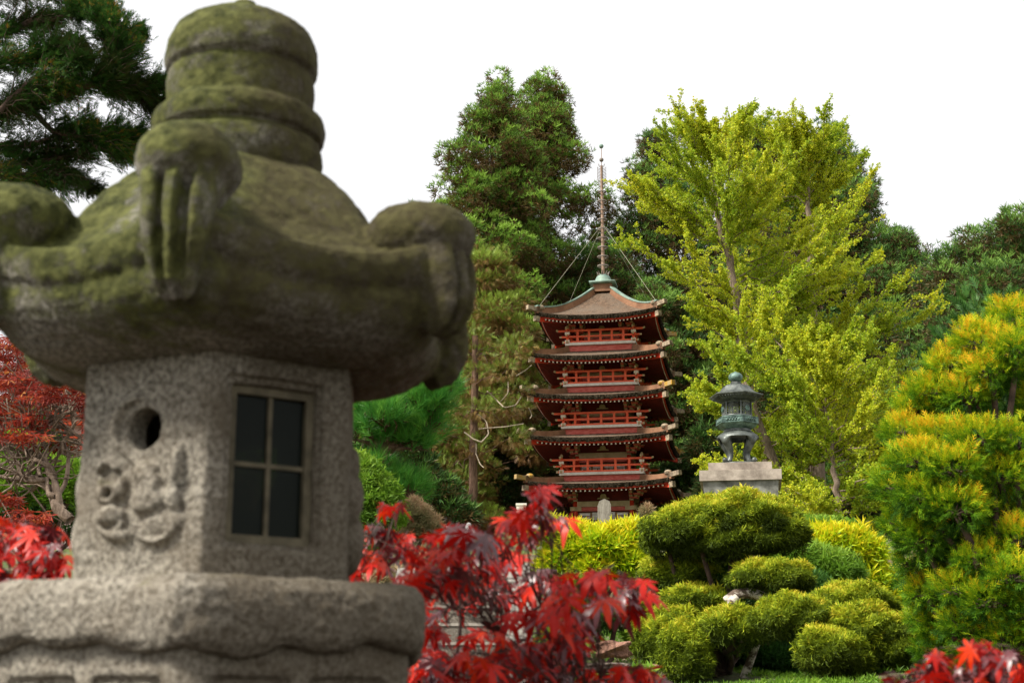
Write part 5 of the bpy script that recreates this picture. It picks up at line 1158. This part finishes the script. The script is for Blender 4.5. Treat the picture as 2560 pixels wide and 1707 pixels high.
# ------------------------------------------------------------------ scarlet maples in the foreground
def near_maple(label, stems, clusters, seed, base_px, group=None, baseY=3.2, size=.048):
    "clusters = (px, py, spread_x, spread_y, Y, count, plum share)"
    rng = np.random.default_rng(seed); base = at(base_px, 1700, baseY); base[2] = 0; t_ = thing('scarlet_maple', label, 'maple tree', base, 0, group); parts = []; nodes = []
    for pl, r, Y in stems:
        p = np.array([at(x, y, Y) for x, y in pl]); tt = np.linspace(0, len(p)-1, 18); q = np.stack([np.interp(tt, range(len(p)), p[:,j]) for j in range(3)], 1)
        for _ in range(2): q[1:-1] = (q[:-2]+q[1:-1]*2+q[2:])/4
        q[1:-1] += rng.normal(0,.0025,(16,3)); parts.append(tubes((q-base)[None], [r], [r*.35], 7)); nodes.append(q)
    nodes = np.concatenate(nodes); pos = {k: [] for k in range(8)}; tw = []
    for (x, y, sx, sy, Y, cnt, pl) in clusters:
        cnt = int(cnt)
        for i in range(cnt):
            yy = Y + rng.normal(0, .09); c = at(x + rng.uniform(-1,1)*sx, y + rng.uniform(-1,1)*sy, yy)
            k = int(rng.integers(0, 4)) + (4 if rng.random() < pl else 0); pos[k].append(c)
            j = np.argmin(((nodes-c)**2).sum(1)); tw.append((nodes[j] if rng.random() < .45 else c + (nodes[j]-c)*min(1, .10/np.linalg.norm(nodes[j]-c)), c + np.array((0,0,.012))))
    a = np.array([u for u, _ in tw]); b = np.array([v for _, v in tw]); parts.append(tubes(curve_paths(a-base, b-base, .05, rng, 5, .05), .0016, .0008, 4))
    V, Q = join_np(parts); np_mesh('stems', V, Q, M['twigr'], t_, smooth=True)
    for mat, ks, nm in ((M['L_near'], (0,1,2,3), 'leaves'), (M['L_purple'], (4,5,6,7), 'plum_leaves')):
        VV = []; TT = []; tn = []; n0 = 0
        for k in ks:
            if not pos[k]: continue
            P = np.array(pos[k]); n = len(P); V0, T0 = MAPLES[k % 4]
            az = rng.uniform(0, 6.28, n); d = np.stack([np.cos(az), np.sin(az)*.8, -.35-.55*rng.random(n)], 1)
            up_ = np.stack([rng.normal(0,.35,n), -.25+rng.normal(0,.35,n), np.ones(n)], 1)
            z = unit(d); x = unit(np.cross(z, up_)); y = np.cross(x, z)*1; y = np.where((y*up_).sum(1)[:,None] < 0, -y, y); s = size*(.65+.7*rng.random(n))
            Pv = (P-base)[:,None] + s[:,None,None]*(V0[None,:,0:1]*x[:,None]+V0[None,:,1:2]*y[:,None]+V0[None,:,2:3]*z[:,None])
            VV.append(Pv.reshape(-1,3)); TT.append(((T0[None]+(np.arange(n)*len(V0))[:,None,None]).reshape(-1,3))+n0); n0 += n*len(V0); tl = np.clip(rng.beta(2.5,1.6,n),0.02,.98); tn.append(np.repeat(tl, len(T0)) + rng.normal(0,.03,n*len(T0)))
        if VV: np_mesh(nm, np.concatenate(VV), np.concatenate(TT), mat, t_, np.clip(np.concatenate(tn),.01,.99), smooth=True)
    return t_
C = []
for (x, y, sx, sy, n) in [(960,1270,18,12,2), (1005,1265,14,10,2), (905,1330,30,20,6), (950,1330,25,16,5), (985,1350,40,18,8), (880,1390,25,25,7), (930,1400,35,22,8), (1040,1385,45,22,9), (1075,1345,16,10,2), (1150,1330,45,18,8), (1215,1345,40,20,8), (1100,1390,40,20,7),
    (880,1440,25,20,5), (1030,1440,55,25,12), (1120,1440,50,25,12), (1200,1410,50,25,12), (1260,1390,45,25,9), (1300,1270,25,18,4), (1340,1240,25,18,4), (1360,1290,30,18,5), (1290,1310,30,15,5), (1400,1310,22,14,3), (1345,1340,40,15,4), (1380,1225,10,10,1),
    (1060,1490,45,20,6), (1180,1480,60,22,10), (1280,1470,60,28,14), (1360,1450,50,28,11), (1440,1450,45,22,8), (1500,1440,40,18,6), (1560,1450,30,14,3), (1610,1490,22,22,4), (1560,1500,30,30,7), (1500,1490,35,25,6), (1600,1460,20,10,2),
    (1420,1510,45,22,7), (1350,1540,40,20,6), (1440,1560,40,25,8), (1400,1580,40,30,7), (1440,1610,35,20,5), (1290,1545,20,14,3), (1230,1550,16,20,2), (1060,1550,30,30,6), (1090,1600,25,25,4), (1185,1580,28,14,3), (1250,1590,20,14,2), (1080,1520,30,20,3),
    (1060,1660,30,30,8), (1100,1690,40,22,8), (1130,1645,50,14,8), (1200,1650,50,18,9), (1290,1660,60,30,16), (1380,1650,50,40,14), (1430,1640,30,30,6), (1330,1620,40,14,6), (1200,1700,60,14,7), (1300,1710,90,14,12), (1420,1700,60,20,12), (1500,1690,60,20,12), (1580,1690,50,22,10), (1640,1705,30,14,4), (1250,1730,200,14,30), (1450,1740,200,14,30), (1010,1640,20,40,6), (990,1560,16,30,4), (1020,1700,25,20,6)]:
    Yc = 3.35 + .35*math.sin(x*.013+y*.02); C.append((x, y, sx, sy, Yc, n*1.6, .28 if y < 1640 else .42))
near_maple('scarlet maple with dark wavy stems spreading behind the stone lantern platform', [([(1010,1760),(1080,1700),(1130,1660),(1152,1600),(1150,1520),(1146,1420),(1140,1350)], .0065, 3.4), ([(1150,1530),(1185,1470),(1160,1420)], .003, 3.4), ([(1146,1520),(1110,1480),(1070,1440),(1000,1380),(930,1340)], .0035, 3.45), ([(1240,1760),(1250,1680),(1240,1610),(1270,1560),(1340,1520),(1420,1490),(1520,1460),(1600,1470)], .0055, 3.3), ([(1240,1610),(1238,1500),(1236,1420),(1290,1340),(1340,1280),(1380,1240)], .0032, 3.4), ([(1250,1680),(1330,1650),(1420,1620)], .0035, 3.3), ([(1400,1760),(1480,1700),(1600,1690)], .003, 3.2)], C, 121, 1180, 'scarlet maples in the foreground')
C = [(x, y, sx, sy, 2.95, n, .5) for x, y, sx, sy, n in [(2240,1695,30,12,7), (2300,1680,40,16,10), (2370,1650,40,20,12), (2440,1635,40,25,12), (2500,1650,40,25,12), (2550,1680,30,25,10), (2330,1710,60,12,12), (2450,1700,80,20,22), (2420,1612,16,8,2), (2540,1730,80,20,20), (2380,1750,90,20,20)]]
near_maple('scarlet and plum maple sprigs in the bottom right corner', [([(2500,1900),(2480,1760),(2440,1680),(2420,1630)], .005, 2.95), ([(2480,1760),(2380,1710),(2260,1700)], .003, 2.95), ([(2480,1770),(2540,1710),(2570,1670)], .003, 2.95)], C, 122, 2500, 'scarlet maples in the foreground', baseY=2.95)
C = [(x, y, sx, sy, 3.2, n, .42) for x, y, sx, sy, n in [(20,1320,30,18,8), (80,1325,35,14,9), (130,1340,30,18,8), (30,1370,40,20,12), (100,1380,40,20,12), (150,1400,20,20,7), (30,1430,40,20,12), (100,1440,40,20,12), (30,1480,40,20,12), (120,1480,40,20,12), (-40,1400,30,80,20), (60,1540,80,30,16)]]
near_maple('scarlet and plum maple leaves left of the stone lantern above the platform', [([(60,1900),(70,1600),(60,1450),(40,1340)], .006, 3.25), ([(65,1520),(110,1420),(130,1350)], .003, 3.25), ([(65,1540),(0,1440),(-30,1400)], .003, 3.25)], C, 123, 60, 'scarlet maples in the foreground', baseY=3.25)
print('TRIS', sum(len(m.polygons) for m in bpy.data.meshes))
